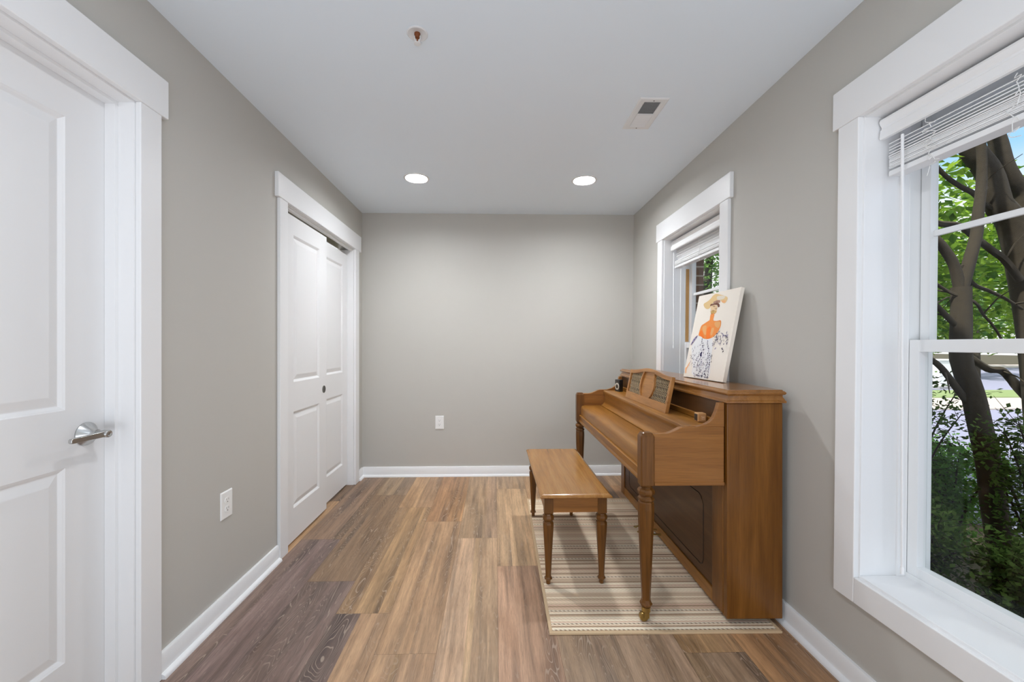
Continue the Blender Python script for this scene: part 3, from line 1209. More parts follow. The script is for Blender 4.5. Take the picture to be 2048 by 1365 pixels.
# front corner stiles of the lower case
for y0, y1 in ((.0305, .122), (PLEN - .085, PLEN - .0305)):
    MB().box(px(1.0005), px(1.029), y0, y1, .036, .604).build('corner_stile', WOOD_Z, piano, bevel=.003)
# lower front board, bottom rail and the scribed frame line
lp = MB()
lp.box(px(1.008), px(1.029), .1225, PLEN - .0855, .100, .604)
low = lp.build('lower_panel', WOOD_SHADED, piano)
gr = MB()
gy0, gy1, gz0, gz1 = .215, PLEN - .19, .145, .486
cl = [(gy0 + .03, gz0 - .0), (gy0 + .008, gz0 + .012), (gy0, gz0 + .035), (gy0, gz1 - .040), (gy0 + .022, gz1 - .010), (gy0 + .045, gz1), (gy0 + .13, gz1 + .001),
      (gy1 - .13, gz1 + .001), (gy1 - .045, gz1), (gy1 - .022, gz1 - .010), (gy1, gz1 - .040), (gy1, gz0 + .035), (gy1 - .008, gz0 + .012), (gy1 - .03, gz0), (gy0 + .03, gz0)]
gr.tube([(px(1.008), a, b_) for a, b_ in cl], .0024, .0024, 6)
gr.build('scribed_line', GROOVE, low, smooth=60)  # dark tube laid along the groove line
MB().box(px(1.0015), px(1.029), .1225, PLEN - .0855, .036, .0985).build('bottom_rail', WOOD_Y, piano, bevel=.002)
# lid with moulded edge
prof = [(.004, .967), (-.001, .969), (-.001, .977), (.003, .980), (.0045, .984), (.010, .993), (.011, .999), (.009, 1.002), (.003, 1.004), (-.0005, 1.009), (-.0005, 1.013), (.004, 1.018), (.010, 1.0205), (.011, 1.0245)]
lo = []
y0, y1, x0, x1 = -.0105, PLEN + .0105, px(.9965), px(1.2535)
for ins, z in prof:
    lo += [(x0 + ins, y0 + ins, z), (x1 - ins * .8, y0 + ins, z), (x1 - ins * .8, y1 - ins, z), (x0 + ins, y1 - ins, z)]
n_ = len(prof)
fs = [(k * 4 + i, k * 4 + (i + 1) % 4, (k + 1) * 4 + (i + 1) % 4, (k + 1) * 4 + i) for k in range(n_ - 1) for i in range(4)]
fs += [(3, 2, 1, 0), tuple((n_ - 1) * 4 + i for i in range(4))]
mb = MB()
mb.add(lo, fs)
mb.build('lid', WOOD_LID, piano, smooth=28)
# cheeks (arms) with the S-shaped top edge
arm = [(.640, .609), (.9965, .609), (.9965, .8615), (.835, .8615), (.816, .8605), (.803, .857), (.785, .848), (.765, .839), (.748, .8335), (.725, .831), (.640, .8305)]
ya, yb_ = .012, .042
for y0, y1 in ((ya, yb_), (PLEN - yb_, PLEN - ya)):
    MB().prism([(px(a), b_) for a, b_ in arm], 'Y', y0, y1).build('arm', WOOD_X, piano, bevel=.0025)
    MB().box(px(.692), px(.9975), y0 - .004 if y0 < .5 else y0, y1 if y0 < .5 else y1 + .004, .6075, .6225).build('arm_molding', WOOD_X, piano, bevel=.003)
    sc = [(.878, .8615), (.893, .8665), (.915, .873), (.935, .884), (.951, .901), (.962, .924), (.970, .950), (.974, .966), (.984, .967), (.9975, .967), (.9975, .8615)]
    MB().prism([(px(a), b_) for a, b_ in sc[::-1]], 'Y', y0, y1 - .004).build('scroll_bracket', WOOD_X, piano, bevel=.002)
# key bed, key slip, fall board, shelf and upper panel between the arms
k0, k1 = yb_ + .0005, PLEN - yb_ - .0005
MB().box(px(.672), px(1.0), k0, k1, .600, .628).build('key_bed', WOOD_SHADED, piano)
ks = [(.652, .6045), (.674, .6045), (.674, .662), (.656, .662), (.6535, .6585), (.6535, .653), (.657, .650), (.6575, .624), (.653, .6205), (.651, .616), (.651, .608)]
MB().prism([(px(a), b_) for a, b_ in ks], 'Y', k0, k1).build('key_slip', WOOD_Y, piano, bevel=.0008)
fbp = [(.666, .6635), (.826, .6635), (.826, .7345), (.822, .7365), (.684, .7365), (.676, .734), (.671, .729), (.668, .722), (.6665, .714)]
MB().prism([(px(a), b_) for a, b_ in fbp], 'Y', k0, k1).build('fall_board', WOOD_Y, piano, smooth=35)
cv = [(.829, .7), (.870, .7), (.870, .822), (.855, .822), (.855, .766), (.852, .758), (.846, .749), (.837, .742), (.829, .739)]
MB().prism([(px(a), b_) for a, b_ in cv], 'Y', k0, k1).build('name_board', WOOD_Y, piano, smooth=40)
sh = [(.850, .8225), (.990, .8225), (.990, .8565), (.852, .8565), (.847, .853), (.845, .846), (.846, .838), (.849, .832)]
MB().prism([(px(a), b_) for a, b_ in sh], 'Y', k0, k1).build('music_shelf', WOOD_Y, piano, smooth=35)
MB().prism([(px(a), b_) for a, b_ in [(.993, .857), (1.004, .857), (1.004, .884), (.994, .884), (.992, .881)]], 'Y', k0, k1).build('shelf_ledge', WOOD_Y, piano, bevel=.001)
MB().box(px(1.0045), px(1.029), k0, k1, .824, .966).build('upper_panel', WOOD_SHADED, piano)  # shade below the lid put into the darker wood colour
# corner posts and legs
post = [(.010, 0), (.058, 0), (.064, .007), (.064, .052), (.004, .052), (.004, .007)]
for y0, flip in ((.002, 1), (PLEN - .002, -1)):
    mb = MB()
    zs = [(.609, 0), (.818, 0), (.824, .002), (.829, .006), (.836, .009), (.8385, .014)]
    lo = []
    for z, ins in zs:
        for (a, b_) in post:
            cx_, cy_ = .034, .028
            aa = cx_ + (a - cx_) * (1 - ins / .034)
            bb = cy_ + (b_ - cy_) * (1 - ins / .034)
            lo.append((px(.6275) + aa, y0 + flip * bb, z))
    m_ = len(post)
    fs = [(k * m_ + i, k * m_ + (i + 1) % m_, (k + 1) * m_ + (i + 1) % m_, (k + 1) * m_ + i) for k in range(len(zs) - 1) for i in range(m_)]
    fs += [tuple(range(m_ - 1, -1, -1)), tuple((len(zs) - 1) * m_ + i for i in range(m_))]
    if flip < 0:
        fs = [f[::-1] for f in fs]
    mb.add(lo, fs)
    mb.build('corner_post', WOOD_LEG, piano, bevel=.0015)
pl_prof = [(.0185, .072), (.0200, .076), (.0265, .081), (.0275, .087), (.0225, .094), (.0195, .104), (.0195, .115), (.0245, .230), (.0300, .370), (.0335, .450), (.0345, .500),
           (.0335, .530), (.0300, .536), (.0355, .543), (.0350, .550), (.0290, .555), (.0270, .559), (.0330, .564), (.0372, .573), (.0372, .581), (.0330, .589), (.0265, .593),
           (.0235, .597), (.0290, .602), (.0290, .605), (.0320, .609)]
ply = (.033, PLEN - .033)
leg0 = MB().lathe(pl_prof, 8, (0, 0, 0), 'Z', 0, PI / 8).build('leg', WOOD_LEG, piano, bevel=.0008)
cm = MB()
cm.lathe([(.0195, .072), (.0195, .052), (.0165, .049), (.0150, .048)], 18)
fer = cm.build('ferrule', BRASS, leg0, smooth=35)
cm = MB()
cm.lathe([(.0175, -.011), (.0195, -.008), (.0195, .008), (.0175, .011)], 22, (-.010, 0, .0285), 'Y')
cm.box(-.013, .010, -.0150, -.0118, .026, .050)
cm.box(-.013, .010, .0118, .0150, .026, .050)
cm.build('caster', BRASS, leg0, smooth=35)
leg0.location = (px(.6625), ply[0], 0)
c = leg0.copy()
C.objects.link(c)
c.parent = piano
c.location = (px(.6625), ply[1], 0)
for ch in list(leg0.children):
    k = ch.copy()
    C.objects.link(k)
    k.parent = c
# pedals and rear casters
for yp in (.72, .79, .86):
    mb = MB()
    mb.tube(spline([(px(1.004), yp, .062), (px(.965), yp, .064), (px(.93), yp, .060), (px(.895), yp, .050)], 4), .0055, .0045, 8)
    mb.lathe([(.0, -.004), (.012, -.003), (.013, .0), (.011, .003), (.0, .004)], 14, (px(.893), yp, .050), 'Z', 0, 0, .8)
    mb.build('pedal', BRASS, piano, smooth=50)
for yp in (.07, PLEN - .07):
    mb = MB()
    mb.lathe([(.018, -.011), (.020, -.008), (.020, .008), (.018, .011)], 20, (px(1.045), yp, .0292), 'Y')
    mb.box(px(1.035), px(1.06), yp - .016, yp + .016, .034, .049)
    mb.build('caster', DARKMETAL, piano, smooth=35)

# music desk (leans back on the shelf)
desk = bpy.data.objects.new('music_desk', None)
C.objects.link(desk)
desk.parent = piano
desk.location = (px(.893), .392, .8572)
desk.rotation_euler = (0, math.radians(11.5), 0)
DW = .682          # along local y, 0 = near end
TH = .018


def top_z(t):
    """Serpentine top edge."""
    if t < .05 or t > .95:
        return .196
    u = abs(t - .5) / .45
    return .196 + .026 * (0.5 + 0.5 * math.cos(PI * min(1, u)))


def bar(mb, line_a, line_b, x0=0.0, x1=TH):
    """Solid strip between two polylines of (y, z)."""
    n = len(line_a)
    vs = [(x0, *p) for p in line_a] + [(x0, *p) for p in line_b] + [(x1, *p) for p in line_a] + [(x1, *p) for p in line_b]
    fs = []
    for i in range(n - 1):
        fs += [(i, n + i, n + i + 1, i + 1), (2 * n + i, 2 * n + i + 1, 3 * n + i + 1, 3 * n + i), (i, i + 1, 2 * n + i + 1, 2 * n + i), (n + i, 3 * n + i, 3 * n + i + 1, n + i + 1)]
    fs += [(0, 2 * n, 3 * n, n), (n - 1, 2 * n - 1, 4 * n - 1, 3 * n - 1)]
    mb.add(vs, fs)


mb = MB()
bar(mb, [(0, 0), (DW, 0)], [(0, .047), (DW, .047)])
NS = 40
ts_ = [i / NS for i in range(NS + 1)]
bar(mb, [(t * DW, top_z(t) - .022) for t in ts_], [(t * DW, top_z(t)) for t in ts_])
bar(mb, [(0, .047), (0, .175)], [(.024, .047), (.024, .175)])
bar(mb, [(DW - .024, .047), (DW - .024, .175)], [(DW, .047), (DW, .175)])


def vase(z, side):
    u = (z - .047) / (.196 - .047)
    half = .066 + .036 * math.sin(PI * min(1, max(0, u)) ** 0.85) + .014 * u
    return DW * .5 + side * half


zz_ = [.047 + (.205 - .047) * i / 16 for i in range(17)]
for s_ in (-1, 1):
    bar(mb, [(vase(z, s_) - .0105, z) for z in zz_], [(vase(z, s_) + .0105, z) for z in zz_])
mb.build('desk_frame', WOOD_DESK, desk, bevel=.0012)
mb = MB()
bar(mb, [(vase(z, -1) + .004, z) for z in zz_], [(vase(z, 1) - .004, z) for z in zz_], .009, .016)
mb.build('desk_panel', WOOD_DESK, desk)
for s_ in (-1, 1):
    mb = MB()
    lat = []
    ylo, yhi = (.028, None) if s_ < 0 else (None, DW - .028)
    stp = .0215

    def inside(y, z):
        if z < .046 or z > top_z(min(1, max(0, y / DW))) - .020:
            return False
        return (.022 < y < vase(z, -1) - .009) if s_ < 0 else (vase(z, 1) + .009 < y < DW - .022)
    for d in (-1, 1):
        k = -40
        while k < 80:
            run = []
            for i in range(140):
                z = .044 + i * .0013
                y = k * stp + d * (z - .044) * .70
                wv = .0018 * math.sin((z - .044) / .0212 * PI)
                if inside(y, z):
                    run.append((.0115 + (.0016 if d > 0 else -.0016) * math.cos((z - .044) / .0212 * PI), y + wv, z))
                elif len(run) > 3:
                    mb.tube(run[::5] + [run[-1]], .0017, .0017, 4)
                    run = []
                else:
                    run = []
            if len(run) > 3:
                mb.tube(run[::5] + [run[-1]], .0017, .0017, 4)
            k += 1
    mb.build('lattice', CANE, desk)
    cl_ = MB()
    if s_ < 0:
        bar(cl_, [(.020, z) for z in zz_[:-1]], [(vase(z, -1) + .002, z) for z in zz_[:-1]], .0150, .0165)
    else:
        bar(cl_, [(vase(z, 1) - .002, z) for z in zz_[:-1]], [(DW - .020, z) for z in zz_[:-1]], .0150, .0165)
    cl_.build('shade_backing', SHADE_BACK, desk)  # added dark sheet imitating the shade behind the lattice

# ------------------------------------------------------------------ small things on the piano
spk = thing('desktop_speaker', 'small black speaker with a pale ring standing at the far end of the piano shelf', 'speaker', (.970, 3.150, .8568), math.radians(15))
mb = MB()
mb.box(-.022, .010, -.031, .031, 0, .092)
mb.build('speaker_cabinet', BLACKP, spk, bevel=.003)
MB().lathe([(.0, -.0222), (.016, -.0222), (.017, -.0240), (.0262, -.0246), (.0272, -.0225), (.0272, -.0215)], 32, (0, 0, .040), 'X').build('speaker_ring', RINGM, spk, smooth=30)
MB().lathe([(.0, -.030), (.008, -.0295), (.0125, -.0265), (.0155, -.0235), (.0155, -.022)], 28, (0, .002, .040), 'X').build('speaker_cone', CONEM, spk, smooth=40)
MB().lathe([(.0, -.0245), (.007, -.0240), (.0095, -.0222), (.0095, -.0215)], 24, (0, 0, .076), 'X').build('tweeter', CONEM, spk, smooth=40)

clk = thing('cube_clock', 'small light wooden cube clock with pale digits at the near end of the piano shelf', 'clock', (.9705, 1.905, .8568), math.radians(-1))
mb = MB()
mb.box(-.0205, .0205, -.0205, .0205, 0, .042)
mb.build('clock_case', CLOCKW, clk, bevel=.005, seg=3)
mb = MB()
mb.box(-.0212, -.0200, -.0150, .0150, .0055, .0365)
mb.build('clock_face', CLOCKF, clk, bevel=.0006)
mb = MB()
yq0, yq1 = -.0210, -.0202


def dbar(x0, x1, z0, z1):
    mb.box(x0, x1, yq0, yq1, z0, z1)


for xx in (-.0022, .0044, .0110):      # upper sign: three prongs on a bar
    dbar(xx - .0009, xx + .0009, .0225, .0300)
dbar(-.0031, .0119, .0215, .0234)
dbar(-.0031, .0119, .0120, .0138)      # lower sign: an outlined box
dbar(-.0031, .0119, .0180, .0196)
dbar(-.0031, -.0013, .0120, .0196)
dbar(.0101, .0119, .0120, .0196)
dbar(-.0072, -.0058, .0245, .0262)     # two dots
dbar(-.0072, -.0058, .0178, .0195)
mb.build('clock_digits', CLOCKD, clk)

# leaning canvas
PAL = .200
pw, ph, pt = .402, .497, .019
pnt = MB()
pnt.box(0, pt, -pw, 0, 0, ph, 0)
pkeys = list(PMAT.keys())
pm_list = [CANVAS] + [PMAT[k] for k in pkeys]
POLY = {
    'brim': ('cream', [(0.176, 0.888), (0.22, 0.842), (0.302, 0.817), (0.366, 0.827), (0.378, 0.864), (0.442, 0.891), (0.511, 0.904), (0.577, 0.901), (0.647, 0.866), (0.714, 0.854), (0.751, 0.889), (0.739, 0.917), (0.658, 0.942), (0.549, 0.966), (0.457, 0.984), (0.386, 0.972), (0.341, 0.942), (0.275, 0.914)]),
    'crown': ('pale', [(0.492, 0.948), (0.583, 0.949), (0.679, 0.936), (0.672, 0.909), (0.585, 0.903), (0.507, 0.914)]),
    'brimspot': ('spot', [(0.629, 0.886), (0.691, 0.887), (0.723, 0.874), (0.694, 0.858), (0.646, 0.868)]),
    'hair': ('hair', [(0.424, 0.888), (0.474, 0.903), (0.578, 0.899), (0.591, 0.87), (0.517, 0.872), (0.441, 0.873)]),
    'face': ('skin', [(0.385, 0.849), (0.529, 0.843), (0.555, 0.786), (0.539, 0.76), (0.421, 0.772), (0.393, 0.811)]),
    'band': ('brown', [(0.367, 0.845), (0.366, 0.869), (0.432, 0.871), (0.517, 0.872), (0.578, 0.858), (0.602, 0.824), (0.567, 0.82), (0.532, 0.847), (0.44, 0.854), (0.394, 0.851)]),
    'jaw': ('mustard', [(0.414, 0.786), (0.469, 0.792), (0.54, 0.778), (0.534, 0.751), (0.471, 0.746), (0.418, 0.758)]),
    'body': ('orange', [(0.422, 0.749), (0.509, 0.744), (0.513, 0.675), (0.601, 0.662), (0.691, 0.663), (0.717, 0.614), (0.7, 0.562), (0.652, 0.512), (0.569, 0.474), (0.455, 0.458), (0.334, 0.469), (0.305, 0.487), (0.211, 0.503), (0.205, 0.544), (0.229, 0.618), (0.297, 0.644), (0.391, 0.672), (0.419, 0.684)]),
    'shade1': ('deep', [(0.245, 0.506), (0.218, 0.539), (0.265, 0.566), (0.319, 0.519), (0.369, 0.477), (0.319, 0.478)]),
    'shade2': ('deep', [(0.396, 0.58), (0.461, 0.605), (0.497, 0.568), (0.494, 0.515), (0.525, 0.47), (0.434, 0.463), (0.408, 0.517)]),
    'light1': ('light', [(0.267, 0.603), (0.359, 0.618), (0.386, 0.563), (0.393, 0.508), (0.334, 0.527)]),
    'light2': ('light', [(0.512, 0.577), (0.564, 0.584), (0.573, 0.544), (0.548, 0.501), (0.513, 0.515)]),
    'light3': ('light', [(0.563, 0.646), (0.679, 0.65), (0.703, 0.614), (0.674, 0.58), (0.593, 0.601)]),
    'streak': ('streak', [(0.007, 0.101), (0.044, 0.117), (0.107, 0.185), (0.103, 0.152), (0.057, 0.094), (0.061, 0.047), (0.042, 0.041)]),
    'sash': ('lilac', [(0.036, 0.397), (0.089, 0.465), (0.177, 0.507), (0.17, 0.478), (0.107, 0.43), (0.061, 0.392)]),
    'blue': ('navy', [(0.358, 0.257), (0.352, 0.289), (0.386, 0.312), (0.387, 0.28), (0.399, 0.257)]),
    'gown': ('wash', [(0.21, 0.50), (0.31, 0.485), (0.345, 0.467), (0.46, 0.455), (0.57, 0.47), (0.62, 0.36), (0.64, 0.2), (0.66, 0.02), (0.25, 0.03), (0.20, 0.15), (0.08, 0.34), (0.12, 0.43)]),
}
ORDER = ['gown', 'brim', 'crown', 'brimspot', 'hair', 'face', 'band', 'jaw', 'body', 'shade1', 'shade2', 'light1', 'light2', 'light3', 'streak', 'sash', 'blue']


def smooth_poly(p, per=4):
    n = len(p)
    out = []
    for i in range(n):
        p0, p1, p2, p3 = p[i - 1], p[i], p[(i + 1) % n], p[(i + 2) % n]
        for k in range(per):
            t = k / per
            out.append(tuple(0.5 * (2 * p1[j] + (p2[j] - p0[j]) * t + (2 * p0[j] - 5 * p1[j] + 4 * p2[j] - p3[j]) * t * t + (3 * p1[j] - p0[j] - 3 * p2[j] + p3[j]) * t ** 3) for j in (0, 1)))
    return out


lay = 0
for nm in ORDER:
    col, pts = POLY[nm]
    sp_ = smooth_poly(pts)
    lay += 1
    dx = -.00025 - .00006 * lay
    vs = [Vector((dx, -u * pw, v * ph)) for u, v in sp_]
    tris = tessellate_polygon([vs])
    pnt.add(vs, [tuple(t) for t in tris], 1 + pkeys.index(col))
rp = random.Random(8)


def dab(u, v, du, dv, wd, col, lay_=24):
    L = math.hypot(du * pw, dv * ph)
    if L < 1e-6:
        return
    nx, ny = -dv * ph / L * wd / pw, du * pw / L * wd / ph
    dx = -.00025 - .00006 * lay_
    q = [(u - du + nx * .3, v - dv + ny * .3), (u - du * .2 + nx, v - dv * .2 + ny), (u + du + nx * .4, v + dv + ny * .4), (u + du - nx * .4, v + dv - ny * .4), (u - du * .2 - nx, v - dv * .2 - ny), (u - du - nx * .3, v - dv - ny * .3)]
    if all(.005 < a < .995 and .005 < b_ < .995 for a, b_ in q):
        pnt.add([(dx, -a * pw, b_ * ph) for a, b_ in q], [tuple(range(6))], 1 + pkeys.index(col))


LINES = [[(0.301, 0.472), (0.348, 0.419), (0.403, 0.349), (0.419, 0.317)], [(0.476, 0.446), (0.498, 0.382), (0.539, 0.336), (0.545, 0.282), (0.566, 0.22), (0.58, 0.15), (0.557, 0.079), (0.564, 0.045)], [(0.384, 0.308), (0.36, 0.234), (0.346, 0.16), (0.332, 0.128)], [(0.304, 0.26), (0.265, 0.194), (0.246, 0.111)], [(0.585, 0.301), (0.62, 0.187), (0.642, 0.101), (0.655, 0.016)], [(0.443, 0.11), (0.426, 0.064), (0.37, 0.035)], [(0.718, 0.542), (0.661, 0.503), (0.689, 0.462), (0.68, 0.422)], [(0.889, 0.537), (0.876, 0.507), (0.915, 0.476), (0.942, 0.433), (0.951, 0.39)], [(0.277, 0.053), (0.372, 0.031), (0.48, 0.036), (0.575, 0.024), (0.662, 0.02)], [(0.449, 0.258), (0.425, 0.226), (0.407, 0.18), (0.385, 0.143)], [(0.674, 0.333), (0.708, 0.359)], [(0.836, 0.355), (0.866, 0.347), (0.843, 0.338)], [(0.854, 0.313), (0.894, 0.322)], [(0.123, 0.257), (0.165, 0.22)], [(0.763, 0.523), (0.848, 0.49), (0.906, 0.476)], [(0.06, 0.40), (0.17, 0.50)]]
for L in LINES:
    for (a, b_), (c_, d_) in zip(L, L[1:]):
        nn = max(1, int(math.hypot((c_ - a) * pw, (d_ - b_) * ph) / .011))
        for i in range(nn):
            t = (i + .5) / nn
            for rep in (0, 1):
                ang = rp.uniform(-.8, .8)
                du, dv = (c_ - a) / nn * .36, (d_ - b_) / nn * .36
                du, dv = du * math.cos(ang) - dv * math.sin(ang), du * math.sin(ang) + dv * math.cos(ang)
                dab(a + (c_ - a) * t + rp.uniform(-.016, .016), b_ + (d_ - b_) * t + rp.uniform(-.006, .006), du, dv, rp.uniform(.0012, .0030), rp.choice(['navy', 'ink', 'navy', 'navy', 'lilac']))
for _ in range(70):
    a, b_ = rp.uniform(.60, .94), rp.uniform(.38, .49)
    an = rp.uniform(0, PI)
    dab(a, b_ + .04 * (a - .6), .012 * math.cos(an), .011 * math.sin(an), rp.uniform(.0009, .0019), rp.choice(['navy', 'ink', 'lilac', 'lilac']))
for _ in range(70):
    a, b_ = rp.uniform(.08, .50), rp.uniform(.12, .40)
    an = rp.uniform(.4, 2.4)
    dab(a, b_, .010 * math.cos(an), .011 * math.sin(an), rp.uniform(.0008, .0017), rp.choice(['navy', 'ink', 'lilac', 'lilac']))
for _ in range(60):
    a, b_ = rp.uniform(.30, .68), rp.uniform(.02, .30)
    an = rp.uniform(.6, 2.2)
    dab(a, b_, .010 * math.cos(an), .012 * math.sin(an), rp.uniform(.0010, .0022), rp.choice(['navy', 'ink', 'navy']))
for _ in range(26):
    a, b_ = rp.uniform(.40, .55), rp.uniform(.745, .90)
    an = rp.uniform(-.6, .9)
    dab(a, b_, .022 * math.cos(an), .008 * math.sin(an), rp.uniform(.0006, .0014), rp.choice(['brown', 'brown', 'skin', 'mustard']))
painting = pnt.build('canvas_painting', pm_list)
tag(painting, 'canvas painting of an orange-skinned figure in a wide hat leaning on the piano lid', 'painting')
painting.location = (1.146, 2.452, 1.0288)
painting.rotation_euler = (Matrix.Rotation(.035, 3, 'Z') @ Matrix.Rotation(PAL, 3, 'Y')).to_euler()

# ------------------------------------------------------------------ outside the windows
GZ = -.36


def ground(name, x0, x1, y0, y1, z, mat):
    return struct(MB().box(x0, x1, y0, y1, z - .25, z).build(name, mat))


ground('ground', -60, 80, -60, 80, GZ - .06, SOIL)
ground('road', 4.4, 60, -20, 9.6, GZ + .0, ASPHALT)
ground('pavement_near', 4.4, 60, 9.6, 11.6, GZ + .03, WALK)
ground('lawn', 4.4, 60, 11.6, 13.4, GZ + .05, LAWN)
ground('road_far', 4.4, 60, 13.4, 27, GZ + .0, ASPHALT)
ground('pavement_far', 4.4, 60, 27, 31, GZ + .03, WALK)

root = thing('utility_cabinet', 'white utility cabinet on a grey pad across the street', 'cabinet', (16.15, 14.4, GZ))
MB().box(-.26, .26, -.2, .2, .08, 1.0).build('cabinet_body', BOXW, root, bevel=.02)
MB().box(-.29, .29, -.23, .23, 1.0, 1.06).build('cabinet_top', BOXW, root, bevel=.015)
MB().box(-.36, .36, -.3, .3, 0, .08).build('concrete_pad', CONC, root)


def leaf_cloud(mb, rnd, blobs, count, size, flatten=.6):
    """Individual folded leaves scattered through ellipsoid clumps."""
    tot = sum(b_[3] * b_[4] * b_[5] for b_ in blobs)
    for bx_, by_, bz_, rx, ry, rz in blobs:
        k = int(count * rx * ry * rz / tot)
        for _ in range(k):
            while True:
                u = Vector((rnd.uniform(-1, 1), rnd.uniform(-1, 1), rnd.uniform(-1, 1)))
                if u.length < 1:
                    break
            p = Vector((bx_ + u.x * rx, by_ + u.y * ry, bz_ + u.z * rz))
            s = size * rnd.uniform(.6, 1.25)
            d = Vector((rnd.uniform(-1, 1), rnd.uniform(-1, 1), rnd.uniform(-.7, .35))).normalized()
            nrm = Vector((rnd.uniform(-1, 1) * flatten, rnd.uniform(-1, 1) * flatten, 1)).normalized()
            w_ = d.cross(nrm)
            if w_.length < .05:
                continue
            w_.normalize()
            up = w_.cross(d) * (.12 * s)
            mb.add([p, p + d * (.45 * s) + w_ * (.30 * s) + up, p + d * s, p + d * (.45 * s) - w_ * (.30 * s) + up], [(0, 1, 2), (0, 2, 3)])


def shift(pts, seed, amp=.05):
    r = random.Random(seed)
    a, b_ = r.uniform(-amp, amp), r.uniform(-amp, amp)
    n = len(pts)
    return [(p[0] + a * i / n, p[1] + b_ * i / n, p[2]) for i, p in enumerate(pts)]


def tree(name, label, cat, trunk, branches, blobs, count, size, mat, seed, group=None, twigs=0):
    rnd = random.Random(seed)
    base = trunk[0][0]
    root = thing(name, label, cat, (base[0][0], base[0][1], GZ), 0, group)
    o = root.location

    def loc(pts):
        return [(p[0] - o[0], p[1] - o[1], p[2] - o[2]) for p in pts]
    mb = MB()
    for pts, r0, r1 in trunk:
        mb.tube(spline(loc(pts), 4), r0, r1, 10)
    mb.build('trunk', BARK, root, smooth=60)
    if branches:
        for pts, r0, r1 in branches:
            mb = MB()
            mb.tube(spline(loc(pts), 4), r0, r1, 6)
            for _ in range(twigs):
                i = rnd.randrange(1, len(pts))
                p = Vector(loc(pts)[i])
                d = Vector((rnd.uniform(-1, 1), rnd.uniform(-1, 1), rnd.uniform(-.5, 1))).normalized() * rnd.uniform(.12, .35)
                mb.tube([p, p + d * .5 + Vector((0, 0, .02)), p + d], .006, .002, 4)
            mb.build('branch', BARK, root, smooth=60)
    mb = MB()
    leaf_cloud(mb, rnd, [(b_[0] - o[0], b_[1] - o[1], b_[2] - o[2], b_[3], b_[4], b_[5]) for b_ in blobs], count, size)
    mb.build('foliage', mat, root)
    return root


t1 = [(3.06, 2.34, -.40), (3.02, 2.33, -0.22), (2.94, 2.33, 0.24), (2.91, 2.33, 0.48), (2.85, 2.33, 0.75), (2.8, 2.33, 0.96), (2.75, 2.34, 1.13), (2.75, 2.34, 1.37), (2.75, 2.34, 1.56)]
t1r = [(2.75, 2.34, 1.54), (2.79, 2.33, 1.72), (2.83, 2.33, 1.87), (2.84, 2.33, 1.99), (2.86, 2.33, 2.16), (2.86, 2.33, 2.37), (2.83, 2.33, 2.66), (2.86, 2.4, 3.2)]
t1l = [(2.75, 2.34, 1.50), (2.71, 2.34, 1.68), (2.65, 2.34, 1.78), (2.6, 2.34, 1.84), (2.53, 2.36, 1.93), (2.4, 2.45, 2.2)]
t1ll = [(2.79, 2.34, 0.88), (2.71, 2.34, 0.98), (2.65, 2.34, 1.06), (2.6, 2.34, 1.11), (2.53, 2.36, 1.18), (2.4, 2.42, 1.4)]
t1l2 = [(2.75, 2.34, 1.30), (2.66, 2.34, 1.39), (2.59, 2.34, 1.46), (2.52, 2.36, 1.54), (2.35, 2.45, 1.75)]
br3 = [(2.75, 2.34, 1.69), (2.81, 2.33, 1.58), (2.9, 2.33, 1.54), (2.99, 2.33, 1.5), (3.06, 2.33, 1.46), (3.11, 2.33, 1.43)]
br4 = [(2.58, 2.34, 1.59), (2.68, 2.34, 1.53), (2.78, 2.30, 1.47), (2.87, 2.33, 1.4), (2.94, 2.33, 1.32), (3.0, 2.33, 1.22)]
t2 = [(3.47, 2.47, -.40), (3.46, 2.47, -0.22), (3.43, 2.47, 0.69), (3.38, 2.47, 1.26), (3.31, 2.47, 1.66), (3.26, 2.47, 1.88), (3.21, 2.47, 2.01), (3.15, 2.48, 2.11), (3.09, 2.48, 2.3), (3.0, 2.48, 2.42), (2.91, 2.5, 2.63), (2.8, 2.6, 3.1)]
t2b = [(3.30, 2.48, 1.70), (3.34, 2.52, 1.83), (3.37, 2.52, 2.15), (3.3, 2.52, 2.26), (3.24, 2.52, 2.37), (3.21, 2.53, 2.53), (3.17, 2.55, 2.72), (3.1, 2.6, 3.3)]
br1 = [(2.5, 2.46, 2.13), (2.61, 2.44, 2.05), (2.71, 2.44, 1.97), (2.84, 2.43, 1.95), (2.94, 2.43, 1.88), (3.05, 2.43, 1.8), (3.13, 2.43, 1.74), (3.24, 2.44, 1.62)]
br2 = [(2.6, 2.5, 2.46), (2.72, 2.49, 2.38), (2.82, 2.48, 2.27), (2.91, 2.48, 2.21), (2.99, 2.48, 2.17), (3.07, 2.48, 2.1), (3.2, 2.48, 2.02)]
br5 = [(3.5, 2.5, 0.75), (3.45, 2.6, 0.93), (3.41, 2.62, 1.0), (3.35, 2.62, 1.05), (3.26, 2.62, 1.06), (3.15, 2.63, 1.14)]

